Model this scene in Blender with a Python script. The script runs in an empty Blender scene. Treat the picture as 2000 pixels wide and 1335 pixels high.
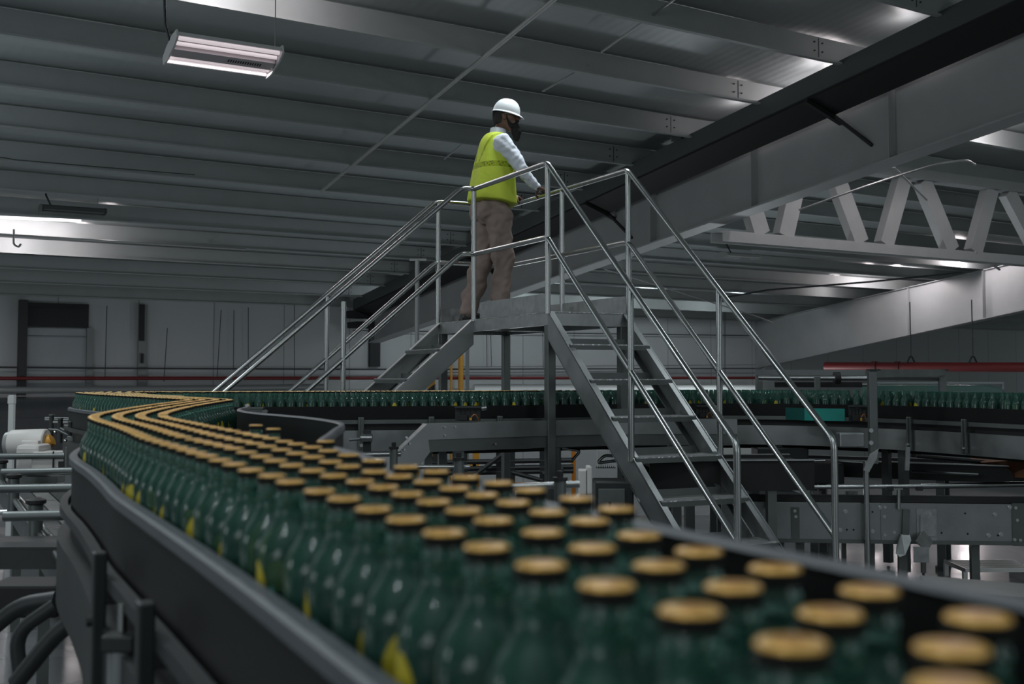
import bpy, bmesh, math, random
from mathutils import Vector, Matrix, noise
random.seed(7)
sc = bpy.context.scene
COL = sc.collection
V = Vector
PI = math.pi

# ------------------------------------------------------------------ camera frame
F = 2250.0            # focal length in pixels of the 2000 x 1335 frame
PPV = 610.0           # principal point row
HOR = 733.0           # horizon row
PITCH = math.atan((HOR - PPV) / F)
ZC = 1.5              # eye height over the floor
SP, CP = math.sin(PITCH), math.cos(PITCH)

def ray(u, v):
    x = (u - 1000.0) / F
    z = (PPV - v) / F
    return V((x, CP - z * SP, SP + z * CP))

def at(u, v, d):
    """point seen at pixel (u, v) at horizontal distance d"""
    r = ray(u, v)
    return V((r.x / r.y * d, d, ZC + r.z / r.y * d))

def onz(u, v, z):
    """point seen at pixel (u, v) lying at height z (relative to the eye)"""
    r = ray(u, v)
    k = z / r.z
    return V((r.x * k, r.y * k, ZC + z))

# ------------------------------------------------------------------ materials
MATS = {}
def nodes_of(name):
    m = bpy.data.materials.new(name)
    m.use_nodes = True
    nt = m.node_tree
    b = nt.nodes['Principled BSDF']
    return m, nt, b

def mat(name, col, rough=0.5, metal=0.0, var=0.0, vscale=6.0, bump=0.0, bscale=40.0, spec=None, rvar=0.0, stretch=None):
    m, nt, b = nodes_of(name)
    b.inputs['Base Color'].default_value = (*col, 1)
    b.inputs['Roughness'].default_value = rough
    b.inputs['Metallic'].default_value = metal
    if spec is not None:
        b.inputs['Specular IOR Level'].default_value = spec
    if var > 0 or bump > 0 or rvar > 0:
        tc = nt.nodes.new('ShaderNodeTexCoord')
        mp = nt.nodes.new('ShaderNodeMapping')
        if stretch:
            mp.inputs['Scale'].default_value = stretch
        nt.links.new(tc.outputs['Object'], mp.inputs['Vector'])
    if var > 0 or rvar > 0:
        n = nt.nodes.new('ShaderNodeTexNoise')
        n.inputs['Scale'].default_value = vscale
        n.inputs['Detail'].default_value = 5
        n.inputs['Roughness'].default_value = 0.6
        nt.links.new(mp.outputs[0], n.inputs['Vector'])
        if var > 0:
            r = nt.nodes.new('ShaderNodeMapRange')
            r.inputs[1].default_value = 0.3; r.inputs[2].default_value = 0.7
            r.inputs[3].default_value = 1 - var; r.inputs[4].default_value = 1 + var
            mx = nt.nodes.new('ShaderNodeVectorMath'); mx.operation = 'SCALE'
            mx.inputs[0].default_value = col
            nt.links.new(n.outputs['Fac'], r.inputs[0])
            nt.links.new(r.outputs[0], mx.inputs['Scale'])
            nt.links.new(mx.outputs[0], b.inputs['Base Color'])
        if rvar > 0:
            r2 = nt.nodes.new('ShaderNodeMapRange')
            r2.inputs[1].default_value = 0.3; r2.inputs[2].default_value = 0.7
            r2.inputs[3].default_value = max(0.02, rough - rvar); r2.inputs[4].default_value = rough + rvar
            nt.links.new(n.outputs['Fac'], r2.inputs[0])
            nt.links.new(r2.outputs[0], b.inputs['Roughness'])
    if bump > 0:
        n2 = nt.nodes.new('ShaderNodeTexNoise')
        n2.inputs['Scale'].default_value = bscale
        n2.inputs['Detail'].default_value = 3
        nt.links.new(mp.outputs[0], n2.inputs['Vector'])
        bp = nt.nodes.new('ShaderNodeBump')
        bp.inputs['Strength'].default_value = bump
        bp.inputs['Distance'].default_value = 0.01
        nt.links.new(n2.outputs['Fac'], bp.inputs['Height'])
        nt.links.new(bp.outputs[0], b.inputs['Normal'])
    MATS[name] = m
    return m

def emis(name, col, strength):
    m, nt, b = nodes_of(name)
    b.inputs['Base Color'].default_value = (0.8, 0.8, 0.8, 1)
    b.inputs['Emission Color'].default_value = (*col, 1)
    b.inputs['Emission Strength'].default_value = strength
    MATS[name] = m
    return m

mat('purlin_paint', (0.36, 0.385, 0.385), 0.55, 0.0, var=0.06, vscale=1.5)
mat('girder_paint', (0.40, 0.415, 0.42), 0.5, 0.0, var=0.06, vscale=1.2)
mat('truss_paint', (0.60, 0.61, 0.615), 0.5, 0.0, var=0.05, vscale=2)
mat('wall_paint', (0.50, 0.525, 0.535), 0.7, 0.0, var=0.07, vscale=0.6)
mat('dark_wall', (0.075, 0.08, 0.088), 0.7, 0.0, var=0.15, vscale=1.5)
mat('dock_dark', (0.03, 0.033, 0.036), 0.8)
mat('dock_panel', (0.36, 0.40, 0.42), 0.6, var=0.05, vscale=1.0)
mat('black_tray', (0.010, 0.011, 0.012), 0.6)
mat('grey_tray', (0.085, 0.094, 0.096), 0.55)
mat('black_guard', (0.007, 0.007, 0.0075), 0.5, var=0.15, vscale=9, spec=0.25)
mat('guard_edge', (0.085, 0.092, 0.105), 0.38, var=0.1, vscale=20)
mat('dark_metal', (0.022, 0.025, 0.0265), 0.5, 0.0, var=0.15, vscale=8)
mat('black_rubber', (0.010, 0.010, 0.011), 0.6)
mat('stainless_tube', (0.40, 0.41, 0.41), 0.25, 1.0)
mat('stainless_sheet', (0.34, 0.355, 0.36), 0.40, 0.9, var=0.08, vscale=5, rvar=0.08, bump=0.03, bscale=60)
mat('stainless_dull', (0.165, 0.178, 0.178), 0.48, 0.85, var=0.12, vscale=7, rvar=0.08)
mat('steel_lit', (0.74, 0.74, 0.74), 0.34, 0.65)  # left stair's top flange: the light falling on it put into the colour
mat('galvanised', (0.40, 0.41, 0.415), 0.42, 0.8, var=0.14, vscale=18, rvar=0.1)
mat('steel_bolt', (0.6, 0.6, 0.6), 0.3, 1.0)
mat('red_paint', (0.17, 0.013, 0.015), 0.45, var=0.08, vscale=6)
mat('dark_red', (0.14, 0.015, 0.016), 0.4)
mat('yellow_paint', (0.62, 0.30, 0.035), 0.5, var=0.06)
mat('orange_paint', (0.55, 0.19, 0.02), 0.5)
mat('teal_panel', (0.005, 0.30, 0.255), 0.5)
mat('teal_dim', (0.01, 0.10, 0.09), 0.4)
mat('white_pipe', (0.62, 0.63, 0.63), 0.45)
mat('grey_pipe', (0.24, 0.255, 0.26), 0.4, 0.2)
mat('white_motor', (0.66, 0.63, 0.61), 0.45, var=0.04)
mat('conduit', (0.40, 0.41, 0.41), 0.4, 0.4)
mat('wire', (0.04, 0.045, 0.05), 0.6)
mat('wire_pale', (0.3, 0.3, 0.3), 0.5)
mat('brown_sheet', (0.16, 0.065, 0.03), 0.6)
mat('cream_plastic', (0.55, 0.52, 0.42), 0.5)
mat('copper', (0.5, 0.2, 0.08), 0.4, 0.6)
mat('lamp_housing', (0.70, 0.69, 0.70), 0.45)
mat('lamp_reflector', (0.62, 0.58, 0.60), 0.3, 0.5)
mat('green_hood', (0.04, 0.115, 0.095), 0.25)
mat('belt', (0.02, 0.021, 0.022), 0.45)
mat('slat', (0.62, 0.62, 0.62), 0.35, 0.8)
mat('slat_dark', (0.20, 0.21, 0.215), 0.4, 0.7)
mat('hat_white', (0.78, 0.80, 0.82), 0.3)
mat('shirt_white', (0.74, 0.77, 0.84), 0.8, bump=0.15, bscale=22)
mat('trousers', (0.30, 0.228, 0.20), 0.85, var=0.08, vscale=10, bump=0.1, bscale=30)
mat('skin', (0.155, 0.078, 0.052), 0.42)
mat('beard', (0.006, 0.005, 0.005), 0.8, bump=0.5, bscale=90)
mat('hair_grey', (0.03, 0.027, 0.026), 0.8)
mat('shoe', (0.018, 0.017, 0.017), 0.45)
mat('strap', (0.02, 0.02, 0.02), 0.6)
emis('tube_light', (1.0, 0.86, 0.90), 0.5)
emis('strip_light', (1.0, 0.95, 0.96), 2.2)

def floor_mat():
    m = mat('floor_concrete', (0.13, 0.135, 0.142), 0.2, 0.0, var=0.22, vscale=0.9, rvar=0.12, bump=0.04, bscale=8)
floor_mat()
mat('floor_pale', (0.42, 0.43, 0.44), 0.3, 0.0, var=0.15, vscale=0.5)

def roof_mat():
    m, nt, b = nodes_of('roof_sheet')
    tc = nt.nodes.new('ShaderNodeTexCoord')
    mp = nt.nodes.new('ShaderNodeMapping')
    w = nt.nodes.new('ShaderNodeTexWave')
    w.wave_type = 'BANDS'; w.bands_direction = 'X'
    w.inputs['Scale'].default_value = 1.6
    w.inputs['Distortion'].default_value = 0.0
    nt.links.new(tc.outputs['Object'], mp.inputs['Vector'])
    nt.links.new(mp.outputs[0], w.inputs['Vector'])
    bp = nt.nodes.new('ShaderNodeBump'); bp.inputs['Strength'].default_value = 0.08; bp.inputs['Distance'].default_value = 0.02
    nt.links.new(w.outputs['Fac'], bp.inputs['Height'])
    nt.links.new(bp.outputs[0], b.inputs['Normal'])
    n = nt.nodes.new('ShaderNodeTexNoise'); n.inputs['Scale'].default_value = 0.6; n.inputs['Detail'].default_value = 4
    nt.links.new(mp.outputs[0], n.inputs['Vector'])
    cr = nt.nodes.new('ShaderNodeValToRGB')
    cr.color_ramp.elements[0].position = 0.3; cr.color_ramp.elements[0].color = (0.36, 0.40, 0.40, 1)
    cr.color_ramp.elements[1].position = 0.7; cr.color_ramp.elements[1].color = (0.41, 0.445, 0.445, 1)
    nt.links.new(n.outputs['Fac'], cr.inputs[0])
    nt.links.new(cr.outputs[0], b.inputs['Base Color'])
    b.inputs['Roughness'].default_value = 0.42
    b.inputs['Metallic'].default_value = 0.1
    MATS['roof_sheet'] = m
roof_mat()

def wall_mat():
    """painted panels with vertical joints"""
    m, nt, b = nodes_of('wall_panels')
    tc = nt.nodes.new('ShaderNodeTexCoord')
    br = nt.nodes.new('ShaderNodeTexBrick')
    mp = nt.nodes.new('ShaderNodeMapping')
    mp.inputs['Rotation'].default_value = (PI / 2, 0, 0)
    nt.links.new(tc.outputs['Object'], mp.inputs['Vector'])
    nt.links.new(mp.outputs[0], br.inputs['Vector'])
    br.offset = 0.0
    br.inputs['Scale'].default_value = 1.0
    br.inputs['Brick Width'].default_value = 2.4
    br.inputs['Row Height'].default_value = 30.0
    br.inputs['Mortar Size'].default_value = 0.018
    br.inputs['Mortar Smooth'].default_value = 0.2
    br.inputs['Color1'].default_value = (0.47, 0.495, 0.505, 1)
    br.inputs['Color2'].default_value = (0.51, 0.53, 0.54, 1)
    br.inputs['Mortar'].default_value = (0.25, 0.27, 0.28, 1)
    nt.links.new(br.outputs['Color'], b.inputs['Base Color'])
    b.inputs['Roughness'].default_value = 0.7
    MATS['wall_panels'] = m
wall_mat()

def glass_mat():
    m, nt, b = nodes_of('green_glass')
    b.inputs['Base Color'].default_value = (0.34, 0.66, 0.55, 1)
    b.inputs['Roughness'].default_value = 0.06
    b.inputs['IOR'].default_value = 1.38
    b.inputs['Transmission Weight'].default_value = 1.0
    d = nt.nodes.new('ShaderNodeBsdfPrincipled')
    d.inputs['Base Color'].default_value = (0.07, 0.195, 0.15, 1)
    d.inputs['Roughness'].default_value = 0.12
    mx = nt.nodes.new('ShaderNodeMixShader')
    mx.inputs[0].default_value = 0.30
    nt.links.new(b.outputs[0], mx.inputs[1]); nt.links.new(d.outputs[0], mx.inputs[2])
    nt.links.new(mx.outputs[0], nt.nodes['Material Output'].inputs['Surface'])
    MATS['green_glass'] = m
glass_mat()

def cap_mat():
    m, nt, b = nodes_of('gold_cap')
    tc = nt.nodes.new('ShaderNodeTexCoord')
    ln = nt.nodes.new('ShaderNodeVectorMath'); ln.operation = 'LENGTH'
    mul = nt.nodes.new('ShaderNodeVectorMath'); mul.operation = 'MULTIPLY'
    mul.inputs[1].default_value = (1, 1, 0)
    nt.links.new(tc.outputs['Object'], mul.inputs[0])
    nt.links.new(mul.outputs[0], ln.inputs[0])
    mr = nt.nodes.new('ShaderNodeMapRange'); mr.inputs[1].default_value = 0.0; mr.inputs[2].default_value = 0.02
    nt.links.new(ln.outputs['Value'], mr.inputs[0])
    cr = nt.nodes.new('ShaderNodeValToRGB')
    e = cr.color_ramp.elements
    e[0].position = 0.0; e[0].color = (0.50, 0.21, 0.035, 1)
    e[1].position = 1.0; e[1].color = (0.70, 0.42, 0.11, 1)
    for p_, c_ in ((0.28, (0.50, 0.21, 0.035)), (0.42, (0.68, 0.37, 0.075)), (0.74, (0.68, 0.38, 0.08)), (0.90, (0.64, 0.36, 0.08))):
        x = e.new(p_); x.color = (*c_, 1)
    nt.links.new(mr.outputs[0], cr.inputs[0])
    nt.links.new(cr.outputs[0], b.inputs['Base Color'])
    b.inputs['Metallic'].default_value = 0.35
    b.inputs['Roughness'].default_value = 0.30
    b.inputs['Coat Weight'].default_value = 0.2
    b.inputs['Coat Roughness'].default_value = 0.15
    MATS['gold_cap'] = m
cap_mat()
mat('gold_plain', (0.74, 0.50, 0.22), 0.30, 0.25)
mat('cap_skirt', (0.010, 0.010, 0.009), 0.75, spec=0.2)
mat('label_yellow', (0.55, 0.44, 0.03), 0.45)
mat('label_teal', (0.10, 0.36, 0.32), 0.4)

def vest_mat():
    m, nt, b = nodes_of('vest_yellow')
    tc = nt.nodes.new('ShaderNodeTexCoord')
    sx = nt.nodes.new('ShaderNodeSeparateXYZ')
    nt.links.new(tc.outputs['Object'], sx.inputs[0])
    def band(sock, c, w):
        s = nt.nodes.new('ShaderNodeMath'); s.operation = 'SUBTRACT'; s.inputs[1].default_value = c
        nt.links.new(sock, s.inputs[0])
        a = nt.nodes.new('ShaderNodeMath'); a.operation = 'ABSOLUTE'; nt.links.new(s.outputs[0], a.inputs[0])
        l = nt.nodes.new('ShaderNodeMath'); l.operation = 'LESS_THAN'; l.inputs[1].default_value = w
        nt.links.new(a.outputs[0], l.inputs[0])
        return l.outputs[0]
    hb = band(sx.outputs['Z'], 1.335, 0.024)
    ay = nt.nodes.new('ShaderNodeMath'); ay.operation = 'ABSOLUTE'; nt.links.new(sx.outputs['Y'], ay.inputs[0])
    # the upright tapes lean inwards towards the waist
    k = nt.nodes.new('ShaderNodeMath'); k.operation = 'MULTIPLY_ADD'; k.inputs[1].default_value = -0.35; k.inputs[2].default_value = 0.585
    nt.links.new(sx.outputs['Z'], k.inputs[0])
    dd = nt.nodes.new('ShaderNodeMath'); dd.operation = 'ADD'
    nt.links.new(ay.outputs[0], dd.inputs[0]); nt.links.new(k.outputs[0], dd.inputs[1])
    vb = band(dd.outputs[0], 0.14, 0.013)
    up = nt.nodes.new('ShaderNodeMath'); up.operation = 'GREATER_THAN'; up.inputs[1].default_value = 1.33
    nt.links.new(sx.outputs['Z'], up.inputs[0])
    vb2 = nt.nodes.new('ShaderNodeMath'); vb2.operation = 'MULTIPLY'
    nt.links.new(vb, vb2.inputs[0]); nt.links.new(up.outputs[0], vb2.inputs[1])
    mx = nt.nodes.new('ShaderNodeMath'); mx.operation = 'MAXIMUM'
    nt.links.new(hb, mx.inputs[0]); nt.links.new(vb2.outputs[0], mx.inputs[1])
    vo = nt.nodes.new('ShaderNodeTexVoronoi'); vo.inputs['Scale'].default_value = 45
    nt.links.new(tc.outputs['Object'], vo.inputs['Vector'])
    cr = nt.nodes.new('ShaderNodeValToRGB')
    cr.color_ramp.elements[0].position = 0.25; cr.color_ramp.elements[0].color = (0.20, 0.23, 0.02, 1)
    cr.color_ramp.elements[1].position = 0.5; cr.color_ramp.elements[1].color = (0.44, 0.55, 0.02, 1)
    nt.links.new(vo.outputs['Distance'], cr.inputs[0])
    mc = nt.nodes.new('ShaderNodeMix'); mc.data_type = 'RGBA'
    mc.inputs[6].default_value = (0.66, 0.78, 0.07, 1)
    nt.links.new(mx.outputs[0], mc.inputs[0]); nt.links.new(cr.outputs[0], mc.inputs[7])
    nt.links.new(mc.outputs[2], b.inputs['Base Color'])
    b.inputs['Roughness'].default_value = 0.75
    n2 = nt.nodes.new('ShaderNodeTexNoise'); n2.inputs['Scale'].default_value = 14
    nt.links.new(tc.outputs['Object'], n2.inputs['Vector'])
    bp = nt.nodes.new('ShaderNodeBump'); bp.inputs['Strength'].default_value = 0.25; bp.inputs['Distance'].default_value = 0.02
    nt.links.new(n2.outputs['Fac'], bp.inputs['Height']); nt.links.new(bp.outputs[0], b.inputs['Normal'])
    MATS['vest_yellow'] = m
vest_mat()

def hazard_mat():
    m, nt, b = nodes_of('hazard_stripes')
    tc = nt.nodes.new('ShaderNodeTexCoord')
    mp = nt.nodes.new('ShaderNodeMapping'); mp.inputs['Rotation'].default_value = (0, 0.6, 0.5)
    w = nt.nodes.new('ShaderNodeTexWave'); w.bands_direction = 'Z'; w.inputs['Scale'].default_value = 1.3
    nt.links.new(tc.outputs['Object'], mp.inputs['Vector']); nt.links.new(mp.outputs[0], w.inputs['Vector'])
    cr = nt.nodes.new('ShaderNodeValToRGB'); cr.color_ramp.interpolation = 'CONSTANT'
    cr.color_ramp.elements[0].color = (0.02, 0.02, 0.02, 1)
    cr.color_ramp.elements[1].position = 0.5; cr.color_ramp.elements[1].color = (0.62, 0.30, 0.035, 1)
    nt.links.new(w.outputs['Fac'], cr.inputs[0]); nt.links.new(cr.outputs[0], b.inputs['Base Color'])
    MATS['hazard_stripes'] = m
hazard_mat()

def tread_mat():
    """raised tear-drop plate"""
    m, nt, b = nodes_of('chequer_plate')
    tc = nt.nodes.new('ShaderNodeTexCoord')
    mp = nt.nodes.new('ShaderNodeMapping'); mp.inputs['Rotation'].default_value = (0, 0, 0.8)
    vo = nt.nodes.new('ShaderNodeTexVoronoi'); vo.inputs['Scale'].default_value = 38
    nt.links.new(tc.outputs['Object'], mp.inputs['Vector']); nt.links.new(mp.outputs[0], vo.inputs['Vector'])
    bp = nt.nodes.new('ShaderNodeBump'); bp.inputs['Strength'].default_value = 0.6; bp.inputs['Distance'].default_value = 0.006
    nt.links.new(vo.outputs['Distance'], bp.inputs['Height']); nt.links.new(bp.outputs[0], b.inputs['Normal'])
    b.inputs['Base Color'].default_value = (0.55, 0.56, 0.56, 1)
    b.inputs['Metallic'].default_value = 0.85; b.inputs['Roughness'].default_value = 0.34
    MATS['chequer_plate'] = m
tread_mat()

# ------------------------------------------------------------------ mesh helper
class MB:
    def __init__(s):
        s.v = []; s.f = []; s.mi = []; s.cur = 0
    def add(s, vs, fs):
        o = len(s.v)
        s.v.extend([tuple(p) for p in vs])
        for f in fs:
            s.f.append([i + o for i in f]); s.mi.append(s.cur)
        return s
    def box(s, c, size, ax=None):
        """ax: three unit vectors (x, y, z of the box)"""
        c = V(c)
        X, Y, Z = ax if ax else (V((1, 0, 0)), V((0, 1, 0)), V((0, 0, 1)))
        hx, hy, hz = size[0] / 2, size[1] / 2, size[2] / 2
        P = [c + X * (a * hx) + Y * (b * hy) + Z * (d * hz) for a in (-1, 1) for b in (-1, 1) for d in (-1, 1)]
        return s.add(P, [(0, 1, 3, 2), (4, 6, 7, 5), (0, 4, 5, 1), (2, 3, 7, 6), (0, 2, 6, 4), (1, 5, 7, 3)])
    def bar(s, a, b, w, h, up=(0, 0, 1)):
        """box beam from a to b, w across, h along up"""
        a, b = V(a), V(b)
        X = (b - a).normalized()
        up = V(up)
        Y = up.cross(X).normalized()
        Z = X.cross(Y).normalized()
        return s.box((a + b) / 2, ((b - a).length, w, h), (X, Y, Z))
    def prism(s, poly, direction):
        """closed polygon (3D points) extruded along direction"""
        n = len(poly); d = V(direction)
        P = [V(p) for p in poly] + [V(p) + d for p in poly]
        fs = [tuple(range(n))[::-1], tuple(range(n, 2 * n))]
        fs += [(i, (i + 1) % n, n + (i + 1) % n, n + i) for i in range(n)]
        return s.add(P, fs)
    def tube(s, path, r, n=10, caps=True):
        path = [V(p) for p in path]
        m = len(path)
        rad = r if isinstance(r, (list, tuple)) else [r] * m
        t0 = (path[1] - path[0]).normalized()
        ref = V((0, 0, 1)) if abs(t0.z) < 0.9 else V((1, 0, 0))
        N = t0.cross(ref).normalized()
        vs = []; fs = []
        for i, p in enumerate(path):
            if i == 0: t = path[1] - path[0]
            elif i == m - 1: t = path[-1] - path[-2]
            else: t = (path[i + 1] - p).normalized() + (p - path[i - 1]).normalized()
            t.normalize()
            N = (N - t * N.dot(t)).normalized()
            B = t.cross(N)
            k = 1.0
            for j in range(n):
                a = 2 * PI * j / n
                vs.append(p + (N * math.cos(a) + B * math.sin(a)) * rad[i] * k)
        for i in range(m - 1):
            for j in range(n):
                fs.append((i * n + j, i * n + (j + 1) % n, (i + 1) * n + (j + 1) % n, (i + 1) * n + j))
        if caps:
            fs.append(tuple(range(n))[::-1]); fs.append(tuple(range((m - 1) * n, m * n)))
        return s.add(vs, fs)
    def cyl(s, a, b, r, n=16, r2=None):
        return s.tube([a, b], [r, r if r2 is None else r2], n)
    def lathe(s, prof, c=(0, 0, 0), n=24, axis=None):
        """prof: (radius, height) from bottom to top, closed with caps"""
        c = V(c)
        if axis is None: X, Y, Z = V((1, 0, 0)), V((0, 1, 0)), V((0, 0, 1))
        else:
            Z = V(axis).normalized(); ref = V((0, 0, 1)) if abs(Z.z) < 0.9 else V((1, 0, 0))
            X = ref.cross(Z).normalized(); Y = Z.cross(X)
        vs = []; fs = []
        for (r, h) in prof:
            for j in range(n):
                a = 2 * PI * j / n
                vs.append(c + X * (r * math.cos(a)) + Y * (r * math.sin(a)) + Z * h)
        for i in range(len(prof) - 1):
            for j in range(n):
                fs.append((i * n + j, i * n + (j + 1) % n, (i + 1) * n + (j + 1) % n, (i + 1) * n + j))
        fs.append(tuple(range(n))[::-1]); m = len(prof); fs.append(tuple(range((m - 1) * n, m * n)))
        return s.add(vs, fs)
    def sweep(s, path, prof):
        """vertical cross-section prof [(side offset to the right of travel, z)] carried along a plan path of (x, y)"""
        path = [V((p[0], p[1], 0)) for p in path]
        m, n = len(path), len(prof)
        vs = []; fs = []
        for i, p in enumerate(path):
            if i == 0: t = path[1] - path[0]
            elif i == m - 1: t = path[-1] - path[-2]
            else: t = (path[i + 1] - p).normalized() + (p - path[i - 1]).normalized()
            t.normalize()
            R = V((t.y, -t.x, 0))
            for (o, z) in prof:
                vs.append(p + R * o + V((0, 0, z)))
        for i in range(m - 1):
            for j in range(n):
                fs.append((i * n + j, (i + 1) * n + j, (i + 1) * n + (j + 1) % n, i * n + (j + 1) % n))
        fs.append(tuple(range(n))); fs.append(tuple(range((m - 1) * n, m * n))[::-1])
        return s.add(vs, fs)
    def build(s, name, material, parent=None, origin=None, smooth=None, bevel=0.0):
        me = bpy.data.meshes.new(name)
        o = V(origin) if origin is not None else V((0, 0, 0))
        me.from_pydata([V(p) - o for p in s.v], [], s.f)
        ms = material if isinstance(material, (list, tuple)) else [material]
        for mm in ms: me.materials.append(MATS[mm])
        me.polygons.foreach_set('material_index', s.mi)
        bm = bmesh.new(); bm.from_mesh(me)
        bmesh.ops.recalc_face_normals(bm, faces=bm.faces)
        bm.to_mesh(me); bm.free()
        if smooth is not None:
            me.shade_smooth()
            me.set_sharp_from_angle(angle=math.radians(smooth))
        me.update()
        ob = bpy.data.objects.new(name, me)
        COL.objects.link(ob)
        if origin is not None and parent is None: ob.location = o
        if parent is not None:
            ob.parent = parent
            ob.location = o - V(parent.location)
        if bevel > 0:
            b = ob.modifiers.new('bevel', 'BEVEL'); b.width = bevel; b.segments = 2; b.limit_method = 'ANGLE'; b.angle_limit = math.radians(40)
        return ob

def tag(o, label=None, cat=None, group=None, kind=None):
    if label: o['label'] = label
    if cat: o['category'] = cat
    if group: o['group'] = group
    if kind: o['kind'] = kind
    return o

def thing(name, label, cat, loc, group=None, kind=None):
    o = bpy.data.objects.new(name, None)
    o.empty_display_size = 0.1
    COL.objects.link(o); o.location = loc
    return tag(o, label, cat, group, kind)

def fillet(pts, r, seg=5):
    """round the corners of a polyline"""
    pts = [V(p) for p in pts]
    out = [pts[0]]
    for i in range(1, len(pts) - 1):
        a, b, c = pts[i - 1], pts[i], pts[i + 1]
        da, dc = (a - b), (c - b)
        rr = min(r, da.length * 0.45, dc.length * 0.45)
        p0 = b + da.normalized() * rr; p2 = b + dc.normalized() * rr
        for k in range(seg + 1):
            t = k / seg
            out.append(p0 * (1 - t) ** 2 + b * 2 * t * (1 - t) + p2 * t * t)
    out.append(pts[-1])
    return out

def smooth_path(pts, step=0.05):
    """Catmull-Rom through plan points, resampled evenly"""
    P = [V(p) for p in pts]
    P = [P[0] * 2 - P[1]] + P + [P[-1] * 2 - P[-2]]
    raw = []
    for i in range(1, len(P) - 2):
        p0, p1, p2, p3 = P[i - 1], P[i], P[i + 1], P[i + 2]
        # centripetal parametrisation avoids loops
        t0 = 0; t1 = t0 + max(1e-6, (p1 - p0).length) ** 0.5; t2 = t1 + max(1e-6, (p2 - p1).length) ** 0.5; t3 = t2 + max(1e-6, (p3 - p2).length) ** 0.5
        for k in range(24):
            t = t1 + (t2 - t1) * k / 24
            a1 = p0 * ((t1 - t) / (t1 - t0)) + p1 * ((t - t0) / (t1 - t0))
            a2 = p1 * ((t2 - t) / (t2 - t1)) + p2 * ((t - t1) / (t2 - t1))
            a3 = p2 * ((t3 - t) / (t3 - t2)) + p3 * ((t - t2) / (t3 - t2))
            b1 = a1 * ((t2 - t) / (t2 - t0)) + a2 * ((t - t0) / (t2 - t0))
            b2 = a2 * ((t3 - t) / (t3 - t1)) + a3 * ((t - t1) / (t3 - t1))
            raw.append(b1 * ((t2 - t) / (t2 - t1)) + b2 * ((t - t1) / (t2 - t1)))
    raw.append(P[-2])
    return resample(raw, step)

def resample(raw, step):
    out = [raw[0].copy()]; acc = 0.0
    for i in range(len(raw) - 1):
        a, b = raw[i], raw[i + 1]
        L = (b - a).length
        pos = step - acc
        while pos <= L and L > 1e-9:
            out.append(a.lerp(b, pos / L)); pos += step
        acc = L - (pos - step)
    return out

def offset_path(path, off):
    out = []
    for i, p in enumerate(path):
        a = path[max(0, i - 1)]; b = path[min(len(path) - 1, i + 1)]
        t = (b - a).normalized()
        out.append(p + V((t.y, -t.x, 0)) * off if len(p) == 3 else p + V((t.y, -t.x)) * off)
    return out

ORD = ['first', 'second', 'third', 'fourth', 'fifth', 'sixth', 'seventh', 'eighth', 'ninth', 'tenth', 'eleventh', 'twelfth', 'thirteenth', 'fourteenth', 'fifteenth', 'sixteenth', 'seventeenth', 'eighteenth', 'nineteenth', 'twentieth']

# ================================================================== THE HALL
TH = math.radians(33)
E1 = V((math.cos(TH), math.sin(TH), 0)); E2 = V((-math.sin(TH), math.cos(TH), 0)); EZ = V((0, 0, 1))
YB = 36.5; SL = 0.109; SPC = 2.0; PD = 0.42
def hb(yb):   # underside of the purlins above the floor
    return ZC + 2.35 + SL * (YB - yb)
def bld(xb, yb, z): return E1 * xb + E2 * yb + EZ * z

# floors: the raised floor the line stands on, and the lower hall floor beyond it
m = MB(); m.box((0, 4.25, -0.15), (60, 16.5, 0.3)); tag(m.build('floor', 'floor_concrete'), 'polished grey concrete floor under the conveyors', 'floor', kind='structure')
LOWZ = -2.9
m = MB(); m.box(bld(10, 20, LOWZ - 0.1), (110, 60, 0.2), (E1, E2, EZ)); tag(m.build('floor_2', 'floor_pale'), 'lower concrete floor running to the back wall', 'floor', kind='structure')
# back wall
wall_origin = bld(5, YB + 0.15, LOWZ)
hw = hb(YB) + PD - LOWZ
w = MB(); w.box((0, 0, hw / 2), (110, 0.3, hw))
o = w.build('wall_back', 'wall_panels'); o.location = wall_origin; o.rotation_euler = (0, 0, TH); tag(o, 'pale grey panelled back wall of the hall', 'wall', kind='structure')

# roof sheet
m = MB()
ya, yb_ = YB + 0.3, -8.0
za, zb = hb(ya) + PD, hb(yb_) + PD
P = [(-45, ya, za), (60, ya, za), (60, yb_, zb), (-45, yb_, zb)]
m.add([(x, y, z) for x, y, z in P] + [(x, y, z + 0.08) for x, y, z in P], [(0, 1, 2, 3), (7, 6, 5, 4), (0, 4, 5, 1), (1, 5, 6, 2), (2, 6, 7, 3), (3, 7, 4, 0)])
o = m.build('ceiling', 'roof_sheet'); o.rotation_euler = (0, 0, TH); tag(o, 'grey corrugated sheet roof seen from below', 'roof', kind='structure')

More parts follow.
